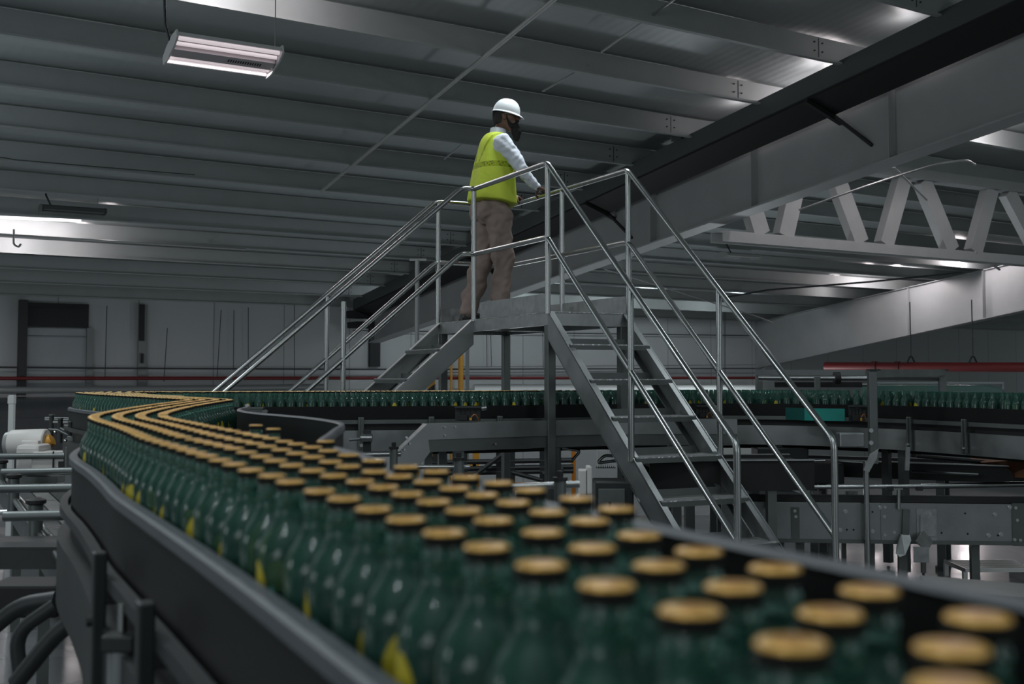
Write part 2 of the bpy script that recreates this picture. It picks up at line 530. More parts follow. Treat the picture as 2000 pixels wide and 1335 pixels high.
# purlins: Z section, one per row
for k in range(0, 20):
    yb = YB - SPC * k - 0.05
    z = hb(yb)
    m = MB()
    t = 0.012
    prof = [(-0.075, 0), (0.006, 0), (0.006, PD - 0.05), (0.09, PD - 0.05), (0.09, PD - 0.038), (-0.006, PD - 0.038), (-0.006, 0.012), (-0.075, 0.012), (-0.075, 0.03), (-0.083, 0.03), (-0.083, 0)]
    poly = [bld(-45, yb + a, z + b) for a, b in prof]
    m.prism(poly, E1 * 105)
    # splice cleat and bolts beside the big girder
    dn0 = 13.85 - 1.25
    for sx in (dn0,):
        # where this row meets the line a little left of the girder
        n_ = V((0.887, 0.461, 0)); xb = (sx - yb * E2.dot(n_)) / E1.dot(n_)
        for dx, dz in ((-0.10, 0.10), (-0.10, 0.24), (0.08, 0.10), (0.08, 0.24)):
            q = bld(xb + dx, yb - 0.006, z + 0.05 + dz); m.cur = 1; m.cyl(q, q - E2 * 0.02, 0.013, 8)
        m.box(bld(xb, yb - 0.009, z + 0.19), (0.012, 0.006, 0.34), (E1, E2, EZ))
    o = m.build('roof_purlin', ['purlin_paint', 'dark_metal'], smooth=30)
    tag(o, 'grey painted steel roof purlin, %s row out from the back wall' % ORD[k], 'purlin', 'roof purlins', 'structure')

# ---- roof girders (deep plate girders running up the slope)
G = V((-0.461, 0.887, 0)); GN = V((0.887, 0.461, 0))
def girder_pt(base, t):
    return V(base) + G * t
def yb_of(p): return p.dot(E2)

base1 = V((3.19, 23.9, 0))
def girder(name, base, t0, t1, depth0, depth1, label, mats='girder_paint', stiff=None, drop=0.0):
    """t0 near end, t1 wall end; depth at both ends"""
    root = thing(name, label, 'girder', base, 'roof girders', 'structure')
    def top(t):
        p = girder_pt(base, t); return V((p.x, p.y, hb(yb_of(p)) - 0.02 - drop))
    def bot(t):
        p = top(t); f = (t - t0) / (t1 - t0); return p - EZ * (depth0 + (depth1 - depth0) * f)
    m = MB(); n = 1
    a0, a1, b0, b1 = top(t0), top(t1), bot(t0), bot(t1)
    m.prism([a0 - GN * 0.01, a1 - GN * 0.01, b1 - GN * 0.01, b0 - GN * 0.01], GN * 0.02)
    m.build('web', mats, root)
    m = MB(); m.bar(a0 - EZ * 0.012, a1 - EZ * 0.012, 0.30, 0.024, EZ); m.build('top_flange', mats, root)
    m = MB(); m.bar(b0, b1, 0.42, 0.03, EZ); m.build('bottom_flange', mats, root)
    for ts in (stiff or []):
        m = MB()
        for sgn in (-1, 1):
            m.prism([top(ts) - EZ * 0.03 + GN * sgn * 0.012, top(ts) - EZ * 0.03 + GN * sgn * 0.15, bot(ts) + EZ * 0.02 + GN * sgn * 0.17, bot(ts) + EZ * 0.02 + GN * sgn * 0.012], G * 0.02)
        m.build('stiffener', mats, root)
    return top, bot
top1, bot1 = girder('roof_girder', base1, -14, 17.0, 1.66, 1.35, 'big grey plate girder slanting down behind the black cable tray', stiff=[-6.4, -3.0, 0.3, 4.5, 9], drop=0.0)
base2 = V((17.07, 38.4, 0))
top2, bot2 = girder('roof_girder', base2, -12, 15.2, 1.35, 2.05, 'pale haunched plate girder under the lamp glow by the back wall', stiff=[1.5, 4.9, 13.6], drop=0.0)
# column at the wall end of the haunched girder
cb = bot2(15.2); ct = top2(15.2)
m = MB(); m.box(V((ct.x, ct.y, (ct.z + LOWZ) / 2)), (0.5, 0.4, ct.z - LOWZ), (GN, G, EZ))
tag(m.build('wall_column', 'girder_paint', None), 'grey steel column carrying the haunched girder at the back wall', 'column', kind='structure')
m = MB(); m.bar(bot2(15.3) - EZ * 1.0, bot2(13.0) - EZ * 0.0, 0.12, 0.12); tag(m.build('knee_brace', 'girder_paint'), 'small diagonal brace under the haunched girder end', 'brace', kind='structure')

# ---- longitudinal truss between the two girders
tr = thing('roof_truss', 'pale lattice truss spanning between the two plate girders', 'truss', (3.98, 22.4, 0), None, 'structure')
TB = at(1400, 452, 22.3); TZ = TB.z
tdir = V((math.cos(math.radians(31)), math.sin(math.radians(31)), 0)); tn = V((-tdir.y, tdir.x, 0))
m = MB()
a, b = TB, TB + tdir * 19.0
m.box((a + b) / 2 + V((0, 0, 0.0)), ((b - a).length, 0.34, 0.02), (tdir, tn, EZ))
m.box((a + b) / 2 + V((0, 0, -0.10)) - tn * 0.17, ((b - a).length, 0.02, 0.20), (tdir, tn, EZ))
m.box((a + b) / 2 + V((0, 0, -0.10)) + tn * 0.17, ((b - a).length, 0.02, 0.20), (tdir, tn, EZ))
m.build('bottom_chord', 'truss_paint', tr)
m = MB(); HT = 1.62
m.box((a + b) / 2 + EZ * HT, ((b - a).length, 0.34, 0.22), (tdir, tn, EZ)); m.build('top_chord', 'girder_paint', tr)
def chord_t(u):
    k = (u - 1000.0) / F
    return (k * TB.y - TB.x) / (tdir.x - k * tdir.y)
for uf, uh in ((1486, 1440), (1532, 1566), (1681, 1630), (1729, 1768), (1860, 1806), (1904, 1940), (2038, 1972), (2085, 2120)):
    f, h = chord_t(uf), chord_t(uh)
    m = MB()
    p0 = TB + tdir * f + EZ * 0.01; p1 = TB + tdir * h + EZ * (HT - 0.10)
    m.bar(p0, p1, 0.20, 0.40, tdir)
    m.build('diagonal', 'truss_paint', tr)

# ---- black cable tray hung along the camera side of the big girder
tray = thing('cable_tray', 'long black cable trunking slanting along the top of the big girder', 'cable tray', base1)
def tray_pt(t, dn, dz):
    return top1(t) + GN * dn + EZ * dz
m = MB()
t0, t1 = -14, 17
m.prism([tray_pt(t0, -0.78, 0.08), tray_pt(t0, -0.78, -0.26), tray_pt(t0, -0.74, -0.26), tray_pt(t0, -0.74, 0.08)], tray_pt(t1, 0, 0) - tray_pt(t0, 0, 0)); m.build('side_plate', 'grey_tray', tray)
m = MB(); m.prism([tray_pt(t0, -0.74, -0.30), tray_pt(t0, -0.74, -0.05), tray_pt(t0, -0.18, -0.25), tray_pt(t0, -0.18, -0.50)], tray_pt(t1, 0, 0) - tray_pt(t0, 0, 0)); m.build('trunking', 'black_tray', tray)
for tb in (-5.2, 1.9, 8.0):
    m = MB(); m.bar(tray_pt(tb, -0.80, -0.32), tray_pt(tb, -0.02, -0.62), 0.08, 0.07); m.bar(tray_pt(tb, -0.2, -0.5), tray_pt(tb - 0.7, -0.02, -1.2), 0.05, 0.05, GN); m.build('bracket', 'black_tray', tray)
m = MB(); m.box(tray_pt(-1.6, -0.76, 0.16), (0.18, 0.32, 0.2), (GN, G, EZ)); tag(m.build('junction_box', 'grey_tray'), 'small dark box sitting on the edge of the cable trunking', 'junction box')

# ---- conduits and sag rods under the roof
def conduit(pts, r, label, name='conduit', material='conduit', cat='conduit', n=8):
    m = MB(); m.tube(pts, r, n); return tag(m.build(name, material, smooth=50), label, cat)
def roof_pt(u, v):
    """point on the purlin underside plane seen at a pixel"""
    r = ray(u, v)
    # ZC + r.z k = hb(yb)
    k = (2.35 + SL * YB) / (r.z + SL * (r.x * E2.x + r.y * E2.y))
    return V((r.x * k, r.y * k, ZC + r.z * k))
a = roof_pt(1078, -2); b = roof_pt(628, 370)
conduit([a + (a - b) * 0.5 - EZ * 0.03, b - EZ * 0.03], 0.035, 'long pale conduit crossing under the purlins left of the worker')
for i, ((u0, v0), (u1, v1), lab) in enumerate([
        ((1345, 0), (1175, 120), 'thin pale rod between purlins at the upper middle of the roof'),
        ((1150, 145), (1060, 195), 'short thin rod between purlins right of the white hard hat'),
        ((908, 292), (868, 325), 'short thin rod between purlins left of the yellow vest'),
        ((430, 470), (405, 487), 'tiny rod between purlins above the long stair rails')]):
    conduit([roof_pt(u0, v0) + EZ * 0.15, roof_pt(u1, v1) + EZ * 0.15], 0.018, lab, 'sag_rod', 'conduit', 'rod', 6)
# conduit on the lit purlins at the left with a hook
a = at(-40, 455, 25.5); b = at(480, 487, 27.8)
conduit([a, b], 0.028, 'steel conduit along the brightly lit purlins at the left edge')
hk = at(27, 458, 25.4)
m = MB(); m.tube(fillet([hk + EZ * 0.12, hk - EZ * 0.22, hk - EZ * 0.28 + V((0.12, 0, 0)), hk - EZ * 0.2 + V((0.16, 0, 0))], 0.06), 0.022, 6)
tag(m.build('hook', 'conduit', smooth=50), 'small steel hook hanging from the conduit at the left edge', 'hook')
# cable runs on the roof at the left
conduit([at(-20, 305, 20.2), at(10, 308, 20.3), at(30, 312, 20.4), at(150, 322, 20.9), at(340, 338, 21.8), at(380, 341, 22)], 0.009, 'dark cable lying along a purlin at the left of the roof', 'roof_cable', 'wire', 'cable', 6)
conduit([at(1420, 580, 41), at(1500, 566, 40.5), at(1700, 550, 39), at(1880, 532, 37)], 0.035, 'black cable sagging past the pale girder towards the lattice truss', 'roof_cable', 'wire', 'cable', 6)
conduit([at(1180, 525, 33), at(1300, 562, 35), at(1480, 618, 38), at(1510, 630, 40)], 0.02, 'thin wire dropping to the top of the wall column', 'guy_wire', 'wire_pale', 'wire', 6)
conduit([at(1745, 326, 20.5), at(1810, 390, 22.5)], 0.02, 'short pale rod slanting down beside the truss diagonals', 'sag_rod', 'conduit', 'rod', 6)
conduit(fillet([at(1560, 410, 21), at(1700, 360, 20.5), at(1835, 318, 20), at(1890, 312, 20.4), at(1905, 322, 20.8)], 0.5), 0.02, 'thin conduit looping up across the truss diagonals', 'conduit', 'conduit', 'conduit', 6)
conduit([at(1905, 492, 26), at(1952, 526, 28)], 0.03, 'short pale strut below the truss chord near the right edge', 'sag_rod', 'conduit', 'rod', 6)

# ---- lamps
def lamp(name, c, length, width, axis, label, lit, hang=None, group='hanging fluorescent lamps', roll=0.0, off='conduit'):
    shell = 'lamp_housing' if lit else off  # unlit lamps get a darker shell: the shade is put into the colour
    """four-tube high bay: curved end plates, two lamp bays either side of a slotted spine"""
    root = thing(name, label, 'lamp', c, group)
    X = V(axis).normalized(); Y0 = V((-X.y, X.x, 0)); c = V(c); cr_, sr_ = math.cos(roll), math.sin(roll)
    Y = Y0 * cr_ - V((0, 0, 1)) * sr_; EZ = V((0, 0, 1)) * cr_ + Y0 * sr_
    hw_, hl = width / 2, length / 2
    m = MB()   # housing shell above the tubes
    prof = [(-hw_, -0.02), (-hw_ * 0.96, 0.035), (-hw_ * 0.45, 0.075), (hw_ * 0.45, 0.075), (hw_ * 0.96, 0.035), (hw_, -0.02), (hw_ * 0.93, -0.01), (hw_ * 0.43, 0.05), (-hw_ * 0.43, 0.05), (-hw_ * 0.93, -0.01)]
    m.prism([c - X * hl + Y * a + EZ * b for a, b in prof], X * length)
    m.build('housing', shell, root)
    for sg in (-1, 1):
        m = MB()
        pr = [(-hw_ * 1.02, -0.045), (-hw_ * 1.02, 0.05), (-hw_ * 0.4, 0.085), (hw_ * 0.4, 0.085), (hw_ * 1.02, 0.05), (hw_ * 1.02, -0.045), (0.5 * hw_, -0.075), (-0.5 * hw_, -0.075)]
        m.prism([c + X * (sg * hl) + Y * a + EZ * b for a, b in pr], X * (sg * 0.02)); m.build('end_plate', shell, root)
    m = MB(); m.box(c + EZ * -0.03, (length * 0.98, width * 0.26, 0.06), (X, Y, EZ)); 
    m.build('spine', 'lamp_reflector' if lit else shell, root)
    m = MB(); 
    for q in range(14):
        m.box(c + X * (0.05 + q * 0.028) + EZ * -0.061, (0.014, 0.05, 0.004), (X, Y, EZ))
    m.build('slot', 'black_tray', root)
    for k, y in enumerate((-0.41, -0.24, 0.24, 0.41)):
        m = MB(); p = c + Y * (y * width) + EZ * -0.022
        m.cyl(p - X * hl * 0.97, p + X * hl * 0.97, 0.022, 10)
        m.build('tube', 'tube_light' if lit else shell, root, smooth=50)
    for wpts in (hang or []):
        m = MB(); m.tube(wpts[0], wpts[1], 6); m.build('hanger', wpts[2], root, smooth=60)
    return root

# the lit lamp at the upper left
LD = 12.7
LX = V((math.cos(math.radians(31)), math.sin(math.radians(31)), 0))
lc = at(437, 108, LD)
he = lc - LX * 0.6 + EZ * 0.06; hf = lc + LX * 0.55 + EZ * 0.05 + V((0.02, 0.1, 0))
lamp('hanging_lamp', lc, 1.16, 0.58, LX, 'lit fluorescent lamp hanging at the upper left of the hall', True,
     [([he + EZ * 0.02, he + V((-0.05, 0, 0.2)), he + V((-0.07, 0, 0.6)), he + V((-0.07, 0, 1.4))], 0.016, 'wire'), ([hf, hf + EZ * 1.5], 0.006, 'wire_pale')], roll=math.radians(17))
lc2 = at(142, 411, 24.0)
he = lc2 + V((-0.45, 0, 0.08))
lamp('hanging_lamp', lc2, 1.25, 0.5, LX, 'unlit lamp hanging against the dark roof at the far left', False,
     [([he, he + V((-0.12, 0, 0.25)), he + V((-0.1, 0, 1.0))], 0.02, 'wire'), ([lc2 + LX * 0.5, lc2 + LX * 0.5 + EZ * 1.1], 0.006, 'wire_pale')], off='grey_tray')
lc3 = at(1442, 500, 33.0)
he = lc3 + V((-0.2, 0, 0.08))
lamp('hanging_lamp', lc3, 1.25, 0.5, LX, 'unlit lamp hanging below the left end of the lattice truss', False,
     [([he, he + V((-0.15, 0, 0.3)), he + V((-0.12, 0, 0.75))], 0.02, 'wire')])
# strip lamp peeping below a purlin at the left edge
sa, sb = at(-60, 421.5, 25.5), at(158, 431.5, 26.4)
st = thing('strip_lamp', 'lit strip lamp seen edge-on under a purlin at the left edge', 'lamp', (sa + sb) / 2)
m = MB(); m.bar(sa, sb, 0.16, 0.04); m.build('tube', 'strip_light', st)
m = MB(); m.bar(sa + EZ * 0.05, sb + EZ * 0.05, 0.2, 0.05); m.build('housing', 'lamp_housing', st)

# ---- back wall fittings
def wall_at(u, v, off=0.0):
    r = ray(u, v)
    k = (YB - off) / (r.x * E2.x + r.y * E2.y)
    return V((r.x * k, r.y * k, ZC + r.z * k))
def wall_line(pts, r, label, name, material, cat, off=0.15, n=8):
    m = MB(); m.tube([wall_at(u, v, off) for u, v in pts], r, n); return tag(m.build(name, material, smooth=50), label, cat)
wall_line([(-60, 738.6), (1475, 737.5)], 0.055, 'long red fire pipe along the back wall', 'fire_pipe', 'red_paint', 'pipe', 0.5)
wall_line([(-60, 716), (180, 718.5), (740, 721), (1475, 719)], 0.025, 'thin dark conduit above the red fire pipe on the back wall', 'conduit', 'wire', 'conduit', 0.3)
wall_line([(870, 727), (1475, 728)], 0.02, 'thin grey conduit just above the red pipe behind the platform', 'conduit', 'grey_pipe', 'conduit', 0.3)
wall_line([(905, 716), (1475, 712)], 0.015, 'thinnest grey conduit on the wall behind the platform', 'conduit', 'grey_pipe', 'conduit', 0.3)
m = MB(); m.tube([wall_at(-60, 762, 1.0), wall_at(200, 760.5, 1.0), wall_at(640, 755, 1.0)], 0.10, 12); tag(m.build('grey_duct_pipe', 'grey_pipe', smooth=50), 'thick grey pipe low along the back wall at the left', 'pipe')
m = MB(); m.tube([at(925, 757.5, 30), at(1330, 756.5, 32), at(1485, 756.5, 33)], 0.10, 12); tag(m.build('white_pipe', 'white_pipe', smooth=50), 'white pipe just over the bottle tops behind the platform', 'pipe')
wall_line([(-20, 774), (190, 771)], 0.015, 'thin pale wire in front of the dark dado at the left', 'wire', 'wire_pale', 'wire', 1.2)
# red pipe at the right, with hangers, nearer than the wall
ra, rb = at(1612, 715, 30), at(2080, 717, 26)
rp = thing('fire_pipe', 'thick red fire pipe hung on rods at the right', 'pipe', ra)
m = MB(); m.tube([ra, rb], 0.115, 14); m.build('pipe_run', 'red_paint', rp, smooth=50)
for u in (1720, 1768):
    m = MB(); p = ra.lerp(rb, (u - 1612) / 468.0); m.tube([p - (rb - ra).normalized() * 0.06, p + (rb - ra).normalized() * 0.06], 0.137, 14); m.build('coupling', 'dark_red', rp, smooth=50)
for u in (1795, 1916):
    p = ra.lerp(rb, (u - 1612) / 468.0)
    m = MB(); m.tube([p + V((-0.1, 0, 0.08)), p + V((-0.03, 0, 0.24)), p + V((0.03, 0, 0.24)), p + V((0.1, 0, 0.08))], 0.022, 6); m.tube([p + EZ * 0.24, p + EZ * 1.6], 0.014, 6); m.build('hanger', 'wire', rp, smooth=60)

# dock door recess at the left
dd = thing('door_1', None, None, wall_at(110, 690, 0), None, 'structure'); tag(dd, 'recessed dock door with a dark roller head and glazed panel at the left', 'door')
def wall_rect(u0, v0, u1, v1, off, th):
    """flat rectangle on the wall between two pixels"""
    a = wall_at(u0, v0, off); b = wall_at(u1, v1, off); b2 = wall_at(u1, v0, off)
    z0, z1 = min(a.z, b.z), max(a.z, b.z)
    L = (V((b.x, b.y, 0)) - V((a.x, a.y, 0))).length
    c = (V((a.x, a.y, 0)) + V((b.x, b.y, 0))) / 2 + EZ * (z0 + z1) / 2
    return c, (L, th, z1 - z0)
def wall_box(mb, u0, v0, u1, v1, off, th):
    c, sz = wall_rect(u0, v0, u1, v1, off, th); mb.box(c, sz, (E1, E2, EZ)); return mb
wall_box(MB(), 47, 590, 172, 640, 0.06, 0.12).build('roller_head', 'dock_dark', dd)
wall_box(MB(), 47, 590, 172, 603, 0.14, 0.1).build('roller_shutter', 'black_rubber', dd)
wall_box(MB(), 48, 640, 170, 775, 0.05, 0.1).build('door_leaf', 'dock_panel', dd)
m = MB()
wall_box(m, 48, 655, 170, 656.5, 0.11, 0.03); wall_box(m, 48, 657, 170, 659, 0.13, 0.02)
m.build('rail', 'wire', dd)
m = MB(); wall_box(m, 38, 585, 49, 775, 0.2, 0.3); m.build('door_jamb', 'dark_metal', dd)
m = MB(); wall_box(m, 169, 640, 178, 775, 0.12, 0.2); m.build('door_jamb', 'grey_pipe', dd)
# downpipe in the wall chase
m = MB(); wall_box(m, 271, 594, 284, 775, 0.1, 0.12); 
o = m.build('wall_column', 'grey_pipe'); tag(o, 'slim grey wall stanchion with a dark chase beside the dock door', 'column', kind='structure')
m = MB(); wall_box(m, 273, 594, 281, 665, 0.24, 0.1); wall_box(m, 276, 690, 279.5, 709, 0.24, 0.1); tag(m.build('cable_chase', 'dock_dark'), 'dark slot running down the slim wall stanchion', 'slot')
for i, (u, v0, v1, du, lab) in enumerate([(209, 597, 738, -4, 'thin drop wire on the wall just right of the dock door'), (327, 640, 745, -7, 'slightly slanted wire hanging on the wall right of the stanchion'),
        (432, 605, 738, -8, 'slanted wire on the wall left of the long stair rails'), (457, 605, 722, -1, 'straight drop wire on the wall left of the stair rails'), (485, 600, 722, 0, 'straight drop wire on the wall right above the stair rail ends'), (575, 595, 738, 0, 'drop wire on the wall crossing behind the sloping stair rails'),
        (950, 640, 715, 1, 'left one of two wires on the wall under the platform'), (958, 640, 715, 2, 'right one of two wires on the wall under the platform'), (1060, 640, 718, 1, 'single wire on the wall beside the front platform leg'),
        (1416, 600, 760, 0, 'drop wire on the wall in front of the far stair rails')]):
    wall_line([(u, v0), (u + du, v1)], 0.013, lab, 'drop_wire', 'wire', 'wire', 0.22, 5)
wall_line([(690, 645), (1470, 655)], 0.02, 'thin rail high on the wall behind the platform legs', 'conduit', 'wire', 'conduit', 0.25)
# lower dado
m = MB(); wall_box(m, -150, 778, 640, 900, 0.12, 0.2); tag(m.build('trim_1', 'dark_wall'), 'dark dado along the foot of the back wall at the left', 'trim', kind='structure')
# pale post at the left
pa, pb = at(23.5, 771, 9.6), at(21, 905, 9.6)
m = MB(); m.box((pa + V((pb.x, pb.y, 0))) / 2 - EZ * 0.0, (0.042, 0.042, pa.z)); m.box(pa - EZ * 0.04, (0.05, 0.05, 0.06)); tag(m.build('square_post', 'white_pipe'), 'pale square post standing behind the white motor', 'post')
# dark equipment mass behind the stairs on the left (roller door housing by the wall)
m = MB(); wall_box(m, 722, 610, 741, 716, 0.08, 0.14); tag(m.build('wall_column', 'dock_dark'), 'dark column on the back wall behind the left stair rails', 'column', kind='structure')
m = MB(); wall_box(m, 684, 606, 740, 622, 0.9, 0.8); wall_box(m, 688, 628, 738, 641, 0.9, 0.8); tag(m.build('dark_duct', 'dock_dark'), 'dark duct high on the back wall behind the left stair rails', 'duct')
# yellow pipes and hazard post beyond the platform
for (u, r, v0, lab) in ((900, 0.095, 655, 'thick yellow pipe standing on the wall under the platform'), (881.5, 0.045, 676, 'thin yellow pipe beside the thick yellow one')):
    m = MB(); a = wall_at(u, v0, 0.6); b = wall_at(u, 760, 0.6); m.cyl(V((a.x, a.y, a.z)), V((a.x, a.y, LOWZ)), r, 12); tag(m.build('yellow_pipe', 'yellow_paint', smooth=50), lab, 'pipe')
a = at(843, 712, 24); m = MB(); m.cyl(V((a.x, a.y, LOWZ)), a, 0.085, 14); o = m.build('bollard', 'hazard_stripes', origin=V((a.x, a.y, LOWZ)), smooth=50); tag(o, 'yellow and black striped post behind the left stair treads', 'post')
a = at(913, 640, 20); m = MB(); m.box(V((a.x, a.y, (a.z + LOWZ) / 2)), (0.065, 0.065, a.z - LOWZ)); tag(m.build('slim_post', 'grey_pipe'), 'slim grey post between the yellow pipe and the rear platform leg', 'post')
a = at(815, 507, 15); m = MB(); m.cyl(V((a.x, a.y, LOWZ)), a, 0.03, 10); m.bar(a + V((-0.1, 0, 0)), a + V((0.12, 0, 0)), 0.03, 0.03); tag(m.build('slim_post', 'grey_pipe', smooth=50), 'thin grey post with a crossbar behind the left stair rails', 'post')

# ================================================================== CROSSOVER PLATFORM
AD = V((-0.439, 0.8985, 0)); BD = V((0.8985, 0.439, 0))     # along the platform (away) / across it
P0 = V((0.26, 8.35, 0)); PW, PL, PM = 0.687, 2.09, 1.315
DECK = ZC + 0.4676; FALL = 0.8667; RT, RM = 1.0835, 0.5385
RISE = DECK / 8; RUN = RISE / FALL
def pl(a, b, z): return P0 + AD * a + BD * b + EZ * z
plat = thing('crossover_platform', 'stainless steel crossover platform with two stairs and tubular handrails over the bottle line', 'platform', pl(PL / 2, PW / 2, 0))
TR = 0.0205
def tube_part(pts, name, r=TR, fil=0.05, mt='stainless_tube'):
    m = MB(); m.tube(fillet(pts, fil, 4) if len(pts) > 2 else pts, r, 12); return m.build(name, mt, plat, smooth=50)
eR, eL = 2.22, 2.2
# near-side rail: up the left stair, along the platform front, down the right stair
for h, nm in ((RT, 'handrail'), (RM, 'mid_rail')):
    z = DECK + h
    lend = pl(PM, -eL, z - FALL * (eL - 0.11)); rend = pl(-eR, 0, z - FALL * eR)
    lfar = pl(PL, -eL, z - FALL * (eL - 0.02)); rfar = pl(-eR, PW, z - FALL * eR)
    near = [lend, pl(PM, -0.11, z), pl(PM, 0, z), pl(0, 0, z), rend]
    far = [lfar, pl(PL, -0.02, z), pl(PL, PW, z), pl(0, PW, z), rfar]
    if nm == 'handrail':
        near = [lend - EZ * 0.6] + near + [V((rend.x, rend.y, 0.0))]
        far = [lfar - EZ * 0.6] + far + [V((rfar.x, rfar.y, 0.0))]
    tube_part(near, nm); tube_part(far, nm)
for (a, b, zt) in ((0, 0, RT), (PM, 0, RT), (PL, 0, RT), (PL, PW, RT), (0, PW, RT), (PL / 2, PW, RT)):
    tube_part([pl(a, b, DECK - 0.02), pl(a, b, DECK + zt)], 'post', 0.021)
tm = 1.13
for b in (0, PW):
    zz = DECK - FALL * tm; tube_part([pl(-tm, b, zz - 0.03), pl(-tm, b, zz + RT)], 'post', 0.021)
for a, tl in ((PM, 1.12), (PL, 1.02)):
    zz = DECK - FALL * tl; tube_part([pl(a, -tl, zz - 0.03), pl(a, -tl, zz + RT)], 'post', 0.021)
# deck
m = MB(); m.box(pl(PL / 2, PW / 2, DECK - 0.008), (PL, PW, 0.012), (AD, BD, EZ)); m.build('deck', 'chequer_plate', plat)
m = MB()
m.bar(pl(0, 0.015, DECK - 0.055), pl(PL, 0.015, DECK - 0.055), 0.03, 0.095); m.bar(pl(0, PW - 0.015, DECK - 0.055), pl(PL, PW - 0.015, DECK - 0.055), 0.03, 0.095)
m.bar(pl(0.015, 0.03, DECK - 0.055), pl(0.015, PW - 0.03, DECK - 0.055), 0.03, 0.095); m.bar(pl(PL - 0.015, 0.03, DECK - 0.055), pl(PL - 0.015, PW - 0.03, DECK - 0.055), 0.03, 0.095)
m.bar(pl(PM, 0.03, DECK - 0.06), pl(PM, PW - 0.03, DECK - 0.06), 0.05, 0.07)
m.build('deck_frame', 'galvanised', plat)
for (a0, a1, b) in ((0.03, PM - 0.12, 0.004), (0.03, PL - 0.03, PW - 0.004)):
    m = MB(); m.box(pl((a0 + a1) / 2, b, DECK + 0.065), (a1 - a0, 0.006, 0.13), (AD, BD, EZ)); m.build('toe_board', 'galvanised', plat)
m = MB(); m.box(pl(PL - 0.004, PW / 2, DECK + 0.065), (0.006, PW - 0.06, 0.13), (AD, BD, EZ)); m.build('toe_board', 'galvanised', plat)
# legs
for (a, b) in ((0.035, 0.035), (0.035, PW - 0.035), (PL - 0.035, 0.035), (PL - 0.035, PW - 0.035)):
    m = MB(); c = pl(a, b, 0); m.box(c + EZ * (DECK - 0.1) / 2, (0.065, 0.065, DECK - 0.1), (AD, BD, EZ)); m.build('leg', 'stainless_dull', plat, bevel=0.006)
    m = MB(); m.box(c + EZ * 0.006, (0.14, 0.14, 0.012), (AD, BD, EZ)); m.build('foot_plate', 'stainless_dull', plat)
# stairs
def stair(o, run, across, width, flange):
    for w in (0.0, width):
        m = MB(); s = 1 if w == 0 else -1
        t1 = DECK / FALL
        a = o + across * w
        # channel-shaped stringer: web plus two inward flanges
        top0 = a + EZ * (DECK - 0.0); d = 0.19
        web = [top0, a + EZ * (DECK - d * 1.1), a + run * (t1 - 0.2) , a + run * (t1 + 0.02), ]
        m.prism(web, across * (0.008 * s))
        vec = (run * t1 - EZ * DECK)
        m.cur = 1; m.prism([top0, top0 + across * (0.05 * s), top0 + across * (0.05 * s) - EZ * 0.01, top0 - EZ * 0.01], vec)
        m.cur = 0; lo = a + EZ * (DECK - d * 1.1)
        m.prism([lo, lo + across * (0.05 * s), lo + across * (0.05 * s) + EZ * 0.01, lo + EZ * 0.01], vec * 0.9)
        m.build('stringer', ['stainless_sheet', flange], plat)
    for k in range(1, 8):
        z = DECK - RISE * k; t = RUN * k
        c = o + across * (width / 2) + run * (t - 0.085) + EZ * z
        m = MB(); m.box(c - EZ * 0.004, (0.235, width - 0.03, 0.008), (run, across, EZ))
        m.cur = 1; m.box(c + run * 0.114 - EZ * 0.022, (0.006, width - 0.03, 0.036), (run, across, EZ))
        m.box(c - run * 0.115 + EZ * 0.02, (0.006, width - 0.12, 0.05), (run, across, EZ))
        m.build('tread', ['chequer_plate', 'stainless_dull'], plat)
stair(pl(0, 0, 0), -AD, BD, PW, 'stainless_sheet')
stair(pl(PM, 0, 0), -BD, AD, PL - PM, 'steel_lit')

# ================================================================== BOTTLE LINE
HC = 0.112; BH = 0.28; BELT = ZC - HC - BH; BR = 0.0335
def cp(u, v): return onz(u, v, -HC)
L1 = [(1860, 1332), (1545, 1250), (1348, 1186), (1185, 1137), (1057, 1098), (951, 1063), (867, 1036), (793, 1010), (729, 990), (672, 970), (624, 955.6), (567, 937.6), (531, 926), (490, 915), (458, 904), (430, 896), (405, 888)]
L2 = [(1859, 1259), (1622, 1192), (1432, 1140), (1287, 1099), (1157, 1065), (1060, 1035), (964, 1012), (906, 993), (848, 976), (796, 961), (749, 948), (704, 937), (652, 926), (610, 916), (570, 906), (538, 897), (510, 889), (482, 881), (457, 873.5)]
L3 = [(1910, 1200), (1698, 1148), (1514, 1105), (1365, 1072), (1248, 1041), (1152, 1013), (1070, 996), (1003, 978), (942, 963), (888, 950), (836, 937.6), (780, 927), (732, 918), (680, 908), (646, 899), (612, 890), (580, 883), (550, 876), (522, 869.5), (498, 864)]
L4 = [(1204, 990), (1126, 970), (1036, 954), (974, 940), (910, 929), (852, 918), (794, 909), (730, 897), (681, 886), (642, 878), (610, 871), (580, 865), (555, 860), (530, 854)]
L5 = [(636, 860), (534, 836), (500, 829)]
lane1_px = [(350, 872), (290, 854), (258, 840.5), (222, 827.5), (196, 820), (183, 814), (192, 807.5), (230, 799.5), (280, 791.5), (315, 786.8), (352, 782.2), (370, 779.8), (345, 777.6), (290, 774.3), (225, 770.8)]
near1 = [cp(u, v) for u, v in L1]
t_near = (cp(867, 1036) - cp(1545, 1250)).normalized()
far_front = [(-2.3, 7.93), (-1.0, 8.22), (0, 8.5), (0.9, 8.92), (1.5, 9.08), (2.12, 8.98), (2.72, 8.5), (3.29, 7.4), (3.75, 6.3)]
FW = 0.42
ff = smooth_path([V((x, y)) for x, y in far_front], 0.05)
fb = offset_path(ff, -FW); fbl = offset_path(ff, -(FW - 0.045))
pts = [cp(1545, 1250) - t_near * 1.2] + [cp(u, v) for u, v in ((1545, 1250), (951, 1063), (729, 990), (567, 937.6), (458, 904))] + [cp(u, v) for u, v in lane1_px]
